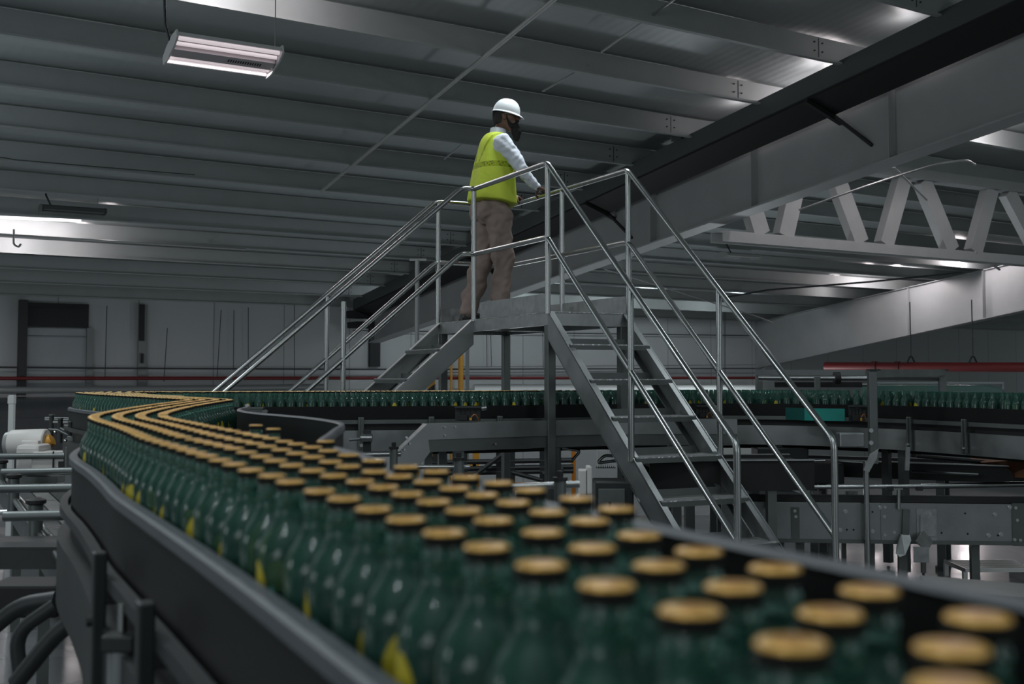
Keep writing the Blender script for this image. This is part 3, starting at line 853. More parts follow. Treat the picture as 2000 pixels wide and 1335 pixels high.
pts = [V((p.x, p.y)) for p in pts]
pts += [V((-2.78, 7.48)), V((-2.93, 7.85)), V((-2.75, 8.2))]
i0 = next(i for i, p in enumerate(fbl) if p.x > -2.2)
tail = fbl[i0::6]
lane1 = smooth_path(pts + tail, 0.02)
# lane 1 keeps one bottle radius clear of the outer guard
PITCHB = 0.0735; LG = 0.0612
def lane_off(k): return offset_path(lane1, LG * k)
def dedupe(path):
    """an inner lane may fold on itself at a bend: keep it moving forward"""
    out = [path[0]]
    for p in path[1:]:
        if (p - out[-1]).length > 1e-4: out.append(p)
    return out
taken = []
cell = {}
def free(p, dmin=0.0685):
    cx, cy = int(p.x / 0.08), int(p.y / 0.08)
    for a in (-1, 0, 1):
        for b in (-1, 0, 1):
            for q in cell.get((cx + a, cy + b), []):
                if (q - p).length < dmin: return False
    return True
def put(p, lane):
    cell.setdefault((int(p.x / 0.08), int(p.y / 0.08)), []).append(p); taken.append((p, lane))
for lane, L in enumerate((L1, L2, L3, L4, L5)):
    for (u, v) in L:
        p = cp(u, v); p = V((p.x, p.y))
        if free(p, 0.05): put(p, lane)
# a few bottles just outside the frame at the near end keep the line going
for lane, (base) in enumerate((cp(1860, 1332), cp(1859, 1259), cp(1910, 1200))):
    b2 = V((base.x, base.y)); tt = V((t_near.x, t_near.y))
    for j in range(1, 4):
        p = b2 - tt * (0.078 * j)
        if p.y > 0.30 and free(p): put(p, lane)
starts = [cp(*L1[-1]), cp(*L2[-1]), cp(*L3[-1]), cp(*L4[-1]), None, None, None]
for lane in range(6):
    path = lane_off(lane)
    if lane < 4:
        e = V((starts[lane].x, starts[lane].y))
        s0 = min(range(len(path)), key=lambda i: (path[i] - e).length if path[i].y < 3.2 else 99)
        seg = path[s0:]
        prev = e; drift = None
        # ease from the measured end of the lane onto the curve
        d0 = e - path[s0]
        seg = [p + d0 * max(0.0, 1 - i * 0.02 / 0.6) for i, p in enumerate(seg)]
    else:
        s0 = next(i for i, p in enumerate(path) if lane1[i].y > (6.3 if lane == 4 else 7.0))
        seg = path[s0 + (lane - 4) * 7:]; prev = seg[0]
        put(prev, lane)
    # walk the lane in fine steps and stand a bottle wherever the packing leaves room
    last = prev
    for i in range(len(seg) - 1):
        for f in (0.0, 0.25, 0.5, 0.75):
            q = seg[i].lerp(seg[i + 1], f)
            if (q - last).length >= 0.0700 and free(q, 0.0672):
                put(q, lane); last = q
taken = [(p, l) for p, l in taken if abs(p.x / max(p.y, 0.01)) < 0.75]
# rows at the bend inner corner must stay outside the guard: drop strays that left the belt
order = sorted(taken, key=lambda t: t[0].length)
NB = 300
near_b, far_b = order[:NB], order[NB:]

# ---- the bottle
prof = [(0.0, 0.006), (0.026, 0.0), (0.032, 0.001), (0.0355, 0.006), (BR, 0.014), (BR, 0.194), (0.0335, 0.204), (0.0312, 0.214), (0.0268, 0.224), (0.0215, 0.232), (0.0175, 0.239), (0.0152, 0.247), (0.0143, 0.257), (0.0148, 0.2575), (0.0152, 0.261), (0.0148, 0.264), (0.0138, 0.266), (0.0138, 0.272), (0.0132, 0.2765), (0.0, 0.277)]
def body_mesh(n, pr=prof):
    m = MB(); vs = []; fs = []
    ring = [(r, z) for r, z in pr if r > 0]
    m.lathe(ring, n=n); return m
def cap_mesh(n, flutes):
    m = MB()
    if flutes:
        N = 42; vs = []; fs = []
        rows = [(0.0156, 0.2700, 0.0006), (0.0156, 0.2715, 0.0005), (0.0155, 0.2780, 0.0001), (0.0151, 0.2791, 0), (0.0140, 0.2799, 0), (0.0095, 0.2803, 0), (0.005, 0.2804, 0)]
        for (r, z, a) in rows:
            for j in range(N):
                rr = r + (a if j % 2 == 0 else -a)
                vs.append((rr * math.cos(2 * PI * j / N), rr * math.sin(2 * PI * j / N), z))
        for i in range(len(rows) - 1):
            for j in range(N):
                fs.append((i * N + j, i * N + (j + 1) % N, (i + 1) * N + (j + 1) % N, (i + 1) * N + j))
        fs.append(tuple(range(N))[::-1]); fs.append(tuple(range((len(rows) - 1) * N, len(rows) * N)))
        m.add(vs, fs); m.mi = [1 if i < 2 * N else 0 for i in range(len(fs))]; m.mi[-2] = 1
    else:
        m.lathe([(0.0152, 0.2685), (0.0148, 0.275), (0.0128, 0.2798)], n=n)
    return m
def label_mesh(w, h, z, n=10):
    """printed badge curved round the shoulder of the body"""
    m = MB(); vs = []; fs = []; R = BR + 0.0006; K = 18
    vs.append((R, 0, z))
    for ring in (0.6, 1.0):
        for j in range(K):
            a = 2 * PI * j / K
            th = ring * w / 2 * math.cos(a) / R * (1 - 0.25 * max(0, math.sin(a)))
            zz = z + ring * h / 2 * math.sin(a)
            vs.append((R * math.cos(th), R * math.sin(th), zz))
    for j in range(K):
        fs.append((0, 1 + j, 1 + (j + 1) % K)); fs.append((1 + j, 1 + K + j, 1 + K + (j + 1) % K, 1 + (j + 1) % K))
    return m.add(vs, fs)
b0 = thing('beer_bottle', None, None, (0, 0, BELT))
body0 = body_mesh(28).build('glass_body', 'green_glass', smooth=50); body0.parent = b0
cap0 = cap_mesh(28, True).build('crown_cap', ['gold_cap', 'cap_skirt'], smooth=40); cap0.parent = b0
lab0 = label_mesh(0.034, 0.048, 0.174).build('printed_badge', 'label_yellow', smooth=60); lab0.parent = b0
lab1 = label_mesh(0.010, 0.05, 0.150).build('printed_stripe', 'label_teal', smooth=60); lab1.parent = b0
lab1.rotation_euler = (0, 0, 0.75)
lane_words = ['in the lane along the outer guard', 'in the second lane from the outer guard', 'in the third lane from the outer guard', 'in the fourth lane from the outer guard', 'in the fifth lane from the outer guard', 'in the sixth lane from the outer guard']
def sect(p):
    if p.y < 0.95: return 'closest to the camera', 'nearest bottles'
    if p.y < 1.9: return 'before the bend', 'bottles before the bend'
    if p.y < 2.7: return 'nearing the first bend', 'bottles nearing the bend'
    return 'rounding the first bend', 'bottles in the first bend'
for i, (p, lane) in enumerate(near_b):
    s, g = sect(p)
    if i == 0: r, bd, cpx, l0, l1 = b0, body0, cap0, lab0, lab1
    else:
        r = b0.copy(); COL.objects.link(r)
        kids = []
        for ch in (body0, cap0, lab0, lab1):
            c = ch.copy(); COL.objects.link(c); c.parent = r; kids.append(c)
    r.location = (p.x, p.y, BELT); ang = random.uniform(0, 2 * PI)
    if lane == 0 and random.random() < 0.5: ang = math.atan2(-p.y, -p.x) + random.uniform(-1.2, 0.5)
    r.rotation_euler = (0, 0, ang)
    r['category'] = 'bottle'
    r['label'] = 'capped green bottle %s, %s' % (lane_words[lane], s)
    r['group'] = '%s, %s' % (g, lane_words[lane])
# the rest of the crowd
mm = MB(); r2 = random.Random(3)
pf = [(0.034, 0.0), (BR, 0.014), (BR, 0.195), (0.0312, 0.214), (0.0215, 0.232), (0.0152, 0.247), (0.0142, 0.258), (0.0142, 0.277)]
for p, lane in far_b:
    c = (p.x, p.y, BELT)
    mm.cur = 0; mm.lathe(pf, c, 12)
    capped = p.x < 0.55 + r2.uniform(-0.6, 0.3)
    if capped:
        mm.cur = 3; mm.lathe([(0.0152, 0.2685), (0.0150, 0.2775)], c, 10)
        mm.cur = 1; mm.lathe([(0.0148, 0.2776), (0.0125, 0.280)], c, 10)
    a = r2.uniform(0, 2 * PI); mm.cur = 2
    lm = label_mesh(0.034, 0.048, 0.174)
    cq, sq = math.cos(a), math.sin(a)
    if r2.random() < (0.8 if capped else 0.3):
        mm.add([(x * cq - y * sq + c[0], x * sq + y * cq + c[1], z + c[2]) for x, y, z in lm.v], [f for f in lm.f])
o = mm.build('distant_beer_bottles', ['green_glass', 'gold_plain', 'label_yellow', 'cap_skirt'], smooth=50)
tag(o, 'crowd of green bottles on the bends and the far run under the platform', 'bottles', None, 'stuff')

# ---- conveyor: belt, guards, rails, brackets, frame
line_base = V((lane1[0].x, lane1[0].y, 0))
conv = thing('bottle_conveyor', 'winding bottle conveyor with black guards carrying green bottles', 'conveyor', (0.2, 0.4, 0))
def p3(path, z): return [V((p.x, p.y, z)) for p in path]
outer = offset_path(lane1, -0.041)
outer = outer[::3]
GT = ZC - 0.212
m = MB()
m.sweep(outer, [(0, GT - 0.012), (-0.012, GT - 0.012), (-0.012, GT - 0.21), (0, GT - 0.21)]); m.build('outer_guard', 'black_guard', conv, smooth=40)
m = MB(); m.sweep(outer, [(0.004, GT - 0.012), (0.004, GT - 0.003), (0.001, GT), (-0.015, GT), (-0.019, GT - 0.004), (-0.019, GT - 0.02), (-0.012, GT - 0.022), (-0.0119, GT - 0.0125)]); tag(m.build('guard_edge', 'guard_edge', conv, smooth=40), 'lighter grey guard edge')
IT = ZC - 0.145
inner_pts = [V((0.6 / 0.893 - 0.504 * d, d)) for d in (-0.3, 0.3, 0.8, 1.3, 1.75)] + [V((-0.255, 2.0)), V((-0.405, 2.42)), V((-0.447, 2.79)), V((-0.472, 3.05)), V((-0.49, 3.28)), V((-0.535, 3.5)), V((-0.685, 3.86)), V((-0.82, 4.1)), V((-0.99, 4.38)), V((-1.13, 4.75)), V((-1.20, 5.2)), V((-1.30, 5.6)), V((-1.62, 6.2)), V((-1.98, 6.8)), V((-2.16, 7.2)), V((-2.2, 7.55)), V((-2.1, 7.8)), V((-1.85, 7.98))]
inner = smooth_path(inner_pts, 0.05)
inner_near = [p for p in inner if p.y < 5.6]
inner_far = [p for p in inner if p.y >= 5.5]
m = MB(); m.sweep(inner_near, [(0, IT), (0.012, IT), (0.012, IT - 0.21), (0, IT - 0.21)]); m.build('inner_guard', 'black_guard', conv, smooth=40)
m = MB(); m.sweep(inner_near, [(-0.002, IT + 0.001), (0.001, IT + 0.006), (0.013, IT + 0.006), (0.016, IT + 0.001), (0.016, IT - 0.014), (0.0125, IT - 0.014), (0.0125, IT + 0.0005), (-0.0005, IT + 0.0005)]); m.build('guard_edge', 'guard_edge', conv, smooth=40)
# far run front guard
FT = ZC - 0.218
m = MB(); m.sweep(ff, [(0, FT), (0.012, FT), (0.012, FT - 0.10), (0, FT - 0.10)]); m.build('front_guard', 'black_guard', conv, smooth=40)
m = MB(); m.sweep(inner_far, [(0, FT), (0.012, FT), (0.012, FT - 0.10), (0, FT - 0.10)]); m.build('inner_guard', 'black_guard', conv, smooth=40)
# belt strip between outer edge and inner edge
def strip(a, b, z, th, name, material):
    n = 220
    def even(path):
        L = [0]
        for i in range(1, len(path)): L.append(L[-1] + (path[i] - path[i - 1]).length)
        out = []
        j = 0
        for k in range(n + 1):
            s = L[-1] * k / n
            while j < len(L) - 2 and L[j + 1] < s: j += 1
            f = (s - L[j]) / max(1e-9, L[j + 1] - L[j]); out.append(path[j].lerp(path[j + 1], max(0, min(1, f))))
        return out
    A, B = even(a), even(b)
    vs = []; fs = []
    for p, q in zip(A, B):
        vs += [(p.x, p.y, z), (q.x, q.y, z), (q.x, q.y, z - th), (p.x, p.y, z - th)]
    for k in range(n):
        o = 4 * k
        for e in range(4):
            fs.append((o + e, o + 4 + e, o + 4 + (e + 1) % 4, o + (e + 1) % 4))
    fs.append((0, 1, 2, 3)); fs.append((4 * n, 4 * n + 3, 4 * n + 2, 4 * n + 1))
    m = MB(); m.add(vs, fs); return m.build(name, material, conv)
io = min(range(len(outer)), key=lambda i: (outer[i] - V((-2.9, 8.0))).length)
strip(outer[:io], inner, BELT, 0.02, 'belt', 'belt')
strip(fb, ff, BELT - 0.001, 0.02, 'belt', 'belt')
# side frame under the guards
fr_o = offset_path(outer, -0.0)
m = MB(); m.sweep(fr_o, [(0, BELT - 0.03), (-0.045, BELT - 0.03), (-0.045, BELT - 0.20), (0, BELT - 0.20)]); m.build('side_frame', 'dark_metal', conv, smooth=40)
fr_i = offset_path(inner_near, 0.03)
m = MB(); m.sweep(fr_i, [(0, BELT - 0.03), (0.04, BELT - 0.03), (0.04, BELT - 0.18), (0, BELT - 0.18)]); m.build('side_frame', 'stainless_dull', conv, smooth=40)
# outer guide rails: two flat bars below the guard, interrupted at the brackets
def along(path, s):
    acc = 0
    for i in range(len(path) - 1):
        L = (path[i + 1] - path[i]).length
        if acc + L >= s:
            p = path[i].lerp(path[i + 1], (s - acc) / L); t = (path[i + 1] - path[i]).normalized(); return p, t
        acc += L
    return path[-1], (path[-1] - path[-2]).normalized()
rail_o = offset_path(outer, -0.020)
for zz, hh in ((GT - 0.125, 0.022), (GT - 0.24, 0.03)):
    m = MB(); m.sweep(rail_o, [(0, zz), (-0.02, zz), (-0.02, zz - hh), (0, zz - hh)]); m.build('guide_rail', 'dark_metal', conv, smooth=40)
def br_s(u):
    acc = 0; best = None
    for i in range(len(rail_o) - 1):
        p = rail_o[i]
        if p.y > 0.4 and p.y < 2.95:
            e = abs(p.x / p.y - (u - 1000.0) / F)
            if best is None or e < best[0]: best = (e, acc)
        acc += (rail_o[i + 1] - p).length
    return best[1]
for s in (br_s(243), br_s(338), br_s(520), br_s(338) - 1.15, br_s(243) + 1.9, br_s(243) + 2.3, br_s(243) + 2.8, br_s(243) + 3.8, br_s(243) + 4.8):
    p, t = along(rail_o, max(0.1, s)); R = V((t.y, -t.x))
    P3 = V((p.x, p.y, 0)) - V((R.x, R.y, 0)) * 0.03; T3 = V((t.x, t.y, 0)); R3 = V((R.x, R.y, 0))
    m = MB(); m.box(P3 + EZ * (GT - 0.085 - 0.22), (0.032, 0.022, 0.44), (T3, R3, EZ)); m.box(P3 + R3 * 0.02 + EZ * (GT - 0.16), (0.03, 0.05, 0.025), (T3, R3, EZ))
    m.build('bracket', 'dark_metal', conv, bevel=0.003)
    for zb_ in (0.20, 0.33):
        m = MB(); m.cyl(P3 - R3 * 0.011 + EZ * (GT - zb_), P3 - R3 * 0.02 + EZ * (GT - zb_), 0.009, 8); m.build('bolt', 'dark_metal', conv, smooth=40)
# far run: rail, brackets, pale side frame
frail = offset_path(ff, 0.045)
m = MB(); m.sweep(frail, [(0, FT - 0.095), (0.022, FT - 0.095), (0.022, FT - 0.122), (0, FT - 0.122)]); m.build('guide_rail', 'stainless_dull', conv, smooth=40)
m = MB(); m.sweep(offset_path(ff, 0.03), [(0, BELT + 0.006), (0.03, BELT + 0.006), (0.03, BELT - 0.142), (0, BELT - 0.142)]); m.build('side_frame', 'stainless_sheet', conv, smooth=40)
m = MB(); m.sweep(offset_path(ff, 0.012), [(0, FT - 0.11), (0.01, FT - 0.11), (0.01, BELT - 0.02), (0, BELT - 0.02)]); m.build('wear_strip', 'black_rubber', conv, smooth=40)
m = MB(); m.sweep(fb, [(0, FT), (-0.012, FT), (-0.012, BELT - 0.14), (0, BELT - 0.14)]); m.build('rear_guard', 'black_guard', conv, smooth=40)
for u, d in ((706, 8.2), (846, 8.4), (972, 8.5), (1775, 8.25), (1891, 7.75)):
    tx = (u - 1000) / F
    i = min(range(len(frail)), key=lambda i: abs(frail[i].x / frail[i].y - tx) if frail[i].y < 9.3 else 9)
    p = frail[i]; t = (frail[i + 1] - frail[i - 1]).normalized(); T3 = V((t.x, t.y, 0)); R3 = V((t.y, -t.x, 0)); P3 = V((p.x, p.y, 0)) + R3 * 0.035
    m = MB(); m.box(P3 + EZ * (FT - 0.075 - 0.115), (0.04, 0.02, 0.23), (T3, R3, EZ)); m.box(P3 + R3 * 0.014 + EZ * (FT - 0.19), (0.008, 0.02, 0.22), (T3, R3, EZ))
    m.build('bracket', 'stainless_dull', conv, bevel=0.003)
    m = MB(); m.cyl(P3 + R3 * 0.01 + EZ * (FT - 0.27), P3 + R3 * 0.03 + EZ * (FT - 0.27), 0.012, 8); m.build('bolt', 'steel_bolt', conv, smooth=40)
# legs under the line
for path, ss, w in ((offset_path(outer, 0.10), (0.9, 2.2, 3.6, 5.2, 7.0), 0.05), (offset_path(ff, -0.06), (0.6, 1.75, 2.75, 4.6, 5.6), 0.055), (offset_path(fb, 0.06), (0.6, 1.9, 4.2, 5.6), 0.055)):
    for s in ss:
        p, t = along(path, s); m = MB(); m.box(V((p.x, p.y, (BELT - 0.06) / 2 + 0.04)), (w, w, BELT - 0.14), (V((t.x, t.y, 0)), V((t.y, -t.x, 0)), EZ)); m.cyl(V((p.x, p.y, 0.0)), V((p.x, p.y, 0.012)), 0.05, 12); m.cyl(V((p.x, p.y, 0.012)), V((p.x, p.y, 0.05)), 0.012, 8)
        m.build('leg', 'stainless_dull', conv)

# ================================================================== MACHINERY AROUND THE LINE
def Zof(v, d): return at(1000, v, d).z
def dirv(a, b):
    t = (V((b[0], b[1], 0)) - V((a[0], a[1], 0))).normalized(); return t, V((t.y, -t.x, 0))

# ---- stainless channel in front of the far run, with its raked end
ch = thing('side_channel', 'stainless channel with a raked bright end running behind the front platform leg', 'channel', (0.0, 8.3, 0))
cpts = [V((-0.60, 7.84)), V((0.0, 8.20)), V((0.42, 8.46)), V((0.95, 8.62)), V((1.72, 8.62))]
cpath = smooth_path(cpts, 0.08)
ztop = ZC - 0.325; zmid = ZC - 0.435; zbot = ZC - 0.52
m = MB(); m.sweep(cpath, [(0, ztop), (0.05, ztop), (0.05, ztop - 0.008), (0.008, ztop - 0.008), (0.008, zmid), (0, zmid)][::-1]); 
m = MB(); m.sweep(cpath, [(-0.04, ztop), (0.0, ztop), (0.0, zmid), (-0.006, zmid), (-0.006, ztop - 0.006), (-0.04, ztop - 0.006)]); m.build('upper_plate', 'stainless_sheet', ch, smooth=30)
m = MB(); m.sweep(cpath, [(-0.03, zmid + 0.01), (-0.012, zmid + 0.01), (-0.012, zbot), (-0.03, zbot)]); m.build('lower_plate', 'stainless_dull', ch, smooth=30)
t, R = dirv(cpts[0], cpts[1]); c0 = V((cpts[0].x, cpts[0].y, 0))
e1 = c0 - t * 0.245
rk = [c0 + EZ * ztop, e1 + EZ * (ZC - 0.53), e1 + t * 0.0 + EZ * (ZC - 0.78), c0 - t * 0.02 + EZ * (ZC - 0.60), c0 + t * 0.05 + EZ * zbot, c0 + t * 0.02 + EZ * ztop]
m = MB(); m.prism(rk, R * -0.008); m.build('end_plate', 'stainless_sheet', ch)
m = MB(); m.prism([c0 + EZ * ztop, e1 + EZ * (ZC - 0.53), e1 + EZ * (ZC - 0.538), c0 + EZ * (ztop - 0.008)], R * 0.055 + t * 0.0); m.build('raked_flange', 'galvanised', ch)
for s_ in (0.3, 1.1, 2.0):
    p, tt = along(cpath, s_); m = MB(); m.box(V((p.x, p.y, 0)) - V((tt.y, -tt.x, 0)) * 0.06 + EZ * (zbot / 2), (0.06, 0.06, zbot), (V((tt.x, tt.y, 0)), V((tt.y, -tt.x, 0)), EZ)); m.build('leg', 'stainless_dull', ch)
for (u, v) in ((865, 833), (879, 833), (864, 849), (804, 863), (794, 874), (798, 851), (966, 867)):
    p = at(u, v, 7.95 if u < 900 else 8.1); m = MB()
    i = min(range(len(cpath)), key=lambda i: abs(cpath[i].x / cpath[i].y - (u - 1000) / F)); q = cpath[i] if u > 840 else V((e1 + (c0 - e1) * ((u - 770) / 60.0))[:2])
    c = V((q.x, q.y, p.z)); m.cyl(c + R * 0.0, c + R * 0.012, 0.008, 8); m.build('bolt', 'steel_bolt', ch, smooth=40)

# ---- sensor boxes clipped on the far run
def sensor(u0, v0, u1, v1, d, label):
    a = at(u0, v0, d); b = at(u1, v1, d); w = b.x - a.x; h = a.z - b.z
    r = thing('sensor_box', label, 'sensor', (a + b) / 2)
    c = (a + b) / 2
    m = MB(); m.box(c + V((0, 0.03, 0)), (w, 0.012, h)); m.box(a + V((w / 2, 0.01, 0)), (w * 1.05, 0.06, 0.012)); m.build('back_plate', 'dark_metal', r)
    m = MB()
    for k in range(4): m.box(c + V((w * (-0.3 + 0.2 * k), 0.022, h * 0.12)), (0.008, 0.006, h * 0.35))
    m.build('slot', 'black_rubber', r)
    m = MB(); m.box(c + V((-w * 0.18, 0.0, -h * 0.25)), (w * 0.35, 0.04, h * 0.42)); m.build('sensor_head', 'black_rubber', r, bevel=0.004)
    m = MB(); m.box(c + V((w * 0.12, -0.005, -h * 0.34)), (w * 0.1, 0.03, h * 0.18)); m.build('plug', 'yellow_paint', r)
    m = MB(); m.tube(fillet([c + V((w * 0.15, -0.01, -h * 0.2)), c + V((w * 0.3, -0.02, h * 0.05)), c + V((w * 0.42, -0.01, -h * 0.3)), c + V((w * 0.45, 0, -h * 0.5))], 0.02), 0.004, 6); m.build('cable', 'copper', r, smooth=50)
    m = MB(); m.cyl(b + V((0.01, -0.02, h * 0.92)), b + V((0.045, -0.02, h * 0.98)), 0.016, 10); m.build('knob', 'stainless_tube', r, smooth=40)
    return r
sensor(889, 795, 938, 822, 8.05, 'grey sensor box on the black guard left of the front platform leg')
sensor(1361, 793, 1392, 817, 8.75, 'sensor box half hidden behind the far stair rails')
sensor(1660, 793, 1693, 823, 8.35, 'sensor box with copper wiring beside the teal panel')
r = thing('sensor_box', 'small grey bracket with a round knob on the guard left of the dark curved guard', 'sensor', at(498, 805, 7.7))
a = at(498, 804, 7.75); m = MB(); m.box(a, (0.11, 0.03, 0.045)); m.box(a + V((0, 0, 0.026)), (0.12, 0.05, 0.008)); m.build('back_plate', 'stainless_dull', r)
m = MB(); a = at(518, 805, 7.7); m.cyl(a + V((0, 0.02, 0)), a + V((0, -0.02, 0)), 0.019, 12); m.build('knob', 'stainless_tube', r, smooth=40)
# teal cover
a, b = at(1571, 797, 8.55), at(1650, 822, 8.42)
tc_ = thing('teal_cover', 'bright teal cover panel on the far run beside the gantry post', 'cover', (a + b) / 2)
t, R = dirv(a, b)
m = MB(); m.prism([V((a.x, a.y, a.z)), V((b.x, b.y, a.z)), V((b.x, b.y, b.z)), V((a.x, a.y, b.z))], -R * 0.02); m.build('panel', 'teal_panel', tc_)
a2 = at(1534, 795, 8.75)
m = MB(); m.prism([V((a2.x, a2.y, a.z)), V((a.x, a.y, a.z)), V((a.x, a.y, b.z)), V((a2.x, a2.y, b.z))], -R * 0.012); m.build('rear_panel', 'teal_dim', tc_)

# ---- guide posts and rails just beyond the near guard (middle)
def post_rail(name, label, u, v0, d, rails, r=0.022, h=0.5):
    root = thing(name, label, 'guide rail', at(u, v0 + 40, d))
    p = at(u, v0, d); m = MB(); m.cyl(p - EZ * h, p, r, 14); m.build('post', 'stainless_dull', root, smooth=40)
    m = MB(); m.cyl(p, p + EZ * 0.012, r * 1.25, 14); m.cyl(p + EZ * 0.012, p + EZ * 0.035, r * 0.55, 10); m.build('post_cap', 'black_rubber', root, smooth=40)
    for (ua, va, ub, vb, rr) in rails:
        m = MB(); m.cyl(at(ua, va, d + 0.03), at(ub, vb, d + 0.03), rr, 12); m.build('rail', 'stainless_tube', root, smooth=40)
    return root
post_rail('guide_rail', 'short guide rail on a capped post left of the raked channel end', 769, 876, 6.3, [(680, 888, 783, 886, 0.014)])
post_rail('guide_rail', 'bright guide rail on a capped post in front of the yellow frames', 896, 898, 5.2, [(812, 911.5, 918, 911.5, 0.010)])
post_rail('guide_rail', 'bright guide rail on a capped post below the front platform leg', 1094, 938, 4.2, [(990, 951, 1132, 945, 0.013)])
a = at(722, 906, 5.6); g = MB(); g.lathe([(0.001, -0.02), (0.075, -0.02), (0.085, 0.0), (0.075, 0.02), (0.03, 0.032), (0.001, 0.034)], a, 24); tag(g.build('rounded_cover', 'galvanised', smooth=50), 'low rounded metal cover beside the bottle caps', 'cover')
a = at(716, 855, 7.4); g = thing('clamp', 'round clamp with a lever on the far conveyor bracket', 'clamp', a)
m = MB(); m.cyl(a + V((-0.036, 0, 0)), a + V((0.036, 0, 0)), 0.027, 16); m.build('collar', 'stainless_tube', g, smooth=40)
m = MB(); m.cyl(a + V((-0.036, 0, -0.005)), a + V((-0.11, -0.01, -0.012)), 0.009, 8); m.build('lever', 'stainless_dull', g, smooth=40)
m = MB(); m.box(a + V((0, 0.03, -0.05)), (0.05, 0.02, 0.2)); m.build('clip', 'dark_metal', g)

# ---- yellow frames and pale cabinets seen under the channel
def frame(name, label, u0, v0, u1, v1, d, material, w=0.06, mid=None):
    root = thing(name, label, 'frame', at((u0 + u1) / 2, v1, d))
    for u in (u0, u1):
        a = at(u, v0, d); m = MB(); m.box(V((a.x, a.y, a.z / 2 + LOWZ / 2)), (w, w, a.z - LOWZ)); m.build('upright', material, root)
    a, b = at(u0, v1, d), at(u1, v1, d); m = MB(); m.bar(a, b, w, w); m.build('crossbar', material, root)
    if mid:
        a, b = at(u0, mid, d), at(u1, mid, d); m = MB(); m.bar(a, b, w * 0.6, w * 0.6); m.build('crossbar', material, root)
    return root
frame('guard_frame', 'orange guard frame standing beside the front platform leg', 1000, 868, 1120, 946, 13.5, 'orange_paint', 0.05)
frame('guard_frame', 'yellow guard frame behind the stainless channel', 897, 845, 930, 905, 15.5, 'yellow_paint', 0.09)
a = at(810, 875, 11.5); m = MB(); m.box(V((a.x, a.y, a.z / 2 + LOWZ / 2)), (0.09, 0.05, a.z - LOWZ)); tag(m.build('yellow_plate', 'yellow_paint'), 'yellow steel plate behind the raked channel end', 'plate')
# dark railing of the lower hall
lr = thing('railing', 'dark steel railing with uprights behind the yellow frames', 'railing', at(950, 900, 13))
for v in (900, 913, 921):
    m = MB(); m.cyl(at(830, v + 3, 13.0), at(1120, v - 2, 13.0), 0.028, 8); m.build('rail', 'dark_metal', lr, smooth=40)
for u in (852, 907, 975, 1000, 1060):
    a = at(u, 868, 13.0); m = MB(); m.box(V((a.x, a.y, a.z / 2 + LOWZ / 2)), (0.07, 0.05, a.z - LOWZ)); m.build('upright', 'dark_metal', lr)
for (u0, v0, u1, v1) in ((990, 880, 905, 945), (1000, 922, 1060, 938), (1060, 925, 1100, 915)):
    m = MB(); m.cyl(at(u0, v0, 12.9), at(u1, v1, 12.9), 0.025, 8); m.build('brace', 'dark_metal', lr, smooth=40)
# pale gearmotor end
a = at(1138, 940, 6.6); wm = thing('gearmotor', 'white gear motor end seen between the platform leg and the stair', 'motor', a)
m = MB(); m.box(a, (0.05, 0.10, 0.14)); m.box(a + V((0.035, 0, 0.012)), (0.03, 0.12, 0.155)); m.build('housing', 'white_motor', wm, bevel=0.008)
m = MB(); m.box(a + V((0.021, -0.051, 0)), (0.004, 0.01, 0.14)); m.build('joint', 'black_rubber', wm)
m = MB(); m.tube(fillet([a + V((-0.02, -0.02, -0.07)), a + V((-0.05, -0.03, -0.10)), a + V((-0.10, -0.03, -0.14))], 0.03), 0.012, 8); m.build('cable', 'white_motor', wm, smooth=50)
# dark machine cabinet and chute under the stairs
cbn = thing('machine_cabinet', 'dark machine cabinet with a slotted door under the right stair', 'cabinet', at(1200, 1000, 7.4) * 1)
a = at(1164, 942, 7.3); b = at(1240, 1010, 7.3)
m = MB(); m.box(V(((a.x + b.x) / 2, 7.5, a.z / 2)), (b.x - a.x, 0.3, a.z)); m.build('body', 'dark_metal', cbn, bevel=0.01)
m = MB(); m.box(V(((a.x + b.x) / 2 - 0.02, 7.342, a.z * 0.55)), ((b.x - a.x) * 0.7, 0.012, a.z * 0.8)); m.build('cabinet_door', 'stainless_dull', cbn, bevel=0.004)
m = MB(); m.box(V((a.x + 0.09, 7.333, a.z * 0.6)), (0.018, 0.012, a.z * 0.5)); m.build('door_slot', 'black_rubber', cbn)
# bent tube guards
for (pts_, d, lab) in (([(1098, 874), (1134, 880), (1118, 898)], 9.0, 'bent tube guard left of the stair stringer'), ([(1203, 890), (1180, 889), (1166, 904), (1205, 899)], 8.9, 'folded tube guard behind the stair stringer'), ([(1160, 873), (1205, 876)], 9.4, 'short straight tube behind the stair stringer')):
    m = MB(); m.tube(fillet([at(u, v, d) for u, v in pts_], 0.03), 0.012, 8); tag(m.build('tube_guard', 'stainless_tube', smooth=50), lab, 'guard')
# pale machine fronts seen below the far run
def pale_box(u0, v0, u1, v1, d, depth, material, name, label, cat):
    a = at(u0, v0, d); b = at(u1, v1, d); m = MB(); m.box(V(((a.x + b.x) / 2, d + depth / 2, (a.z + b.z) / 2)), (b.x - a.x, depth, a.z - b.z)); return tag(m.build(name, material, bevel=0.01), label, cat)
pale_box(1246, 846, 1274, 930, 15.0, 0.6, 'cream_plastic', 'machine_cover', 'cream machine panel seen under the channel between the stair rails', 'panel')
pale_box(1278, 838, 1403, 965, 17.0, 0.4, 'white_pipe', 'machine_cover', 'white machine panel seen through the right stair', 'panel')
pale_box(1405, 866, 1500, 960, 17.0, 0.4, 'white_pipe', 'machine_cover', 'white machine panel seen past the far stair rail', 'panel')
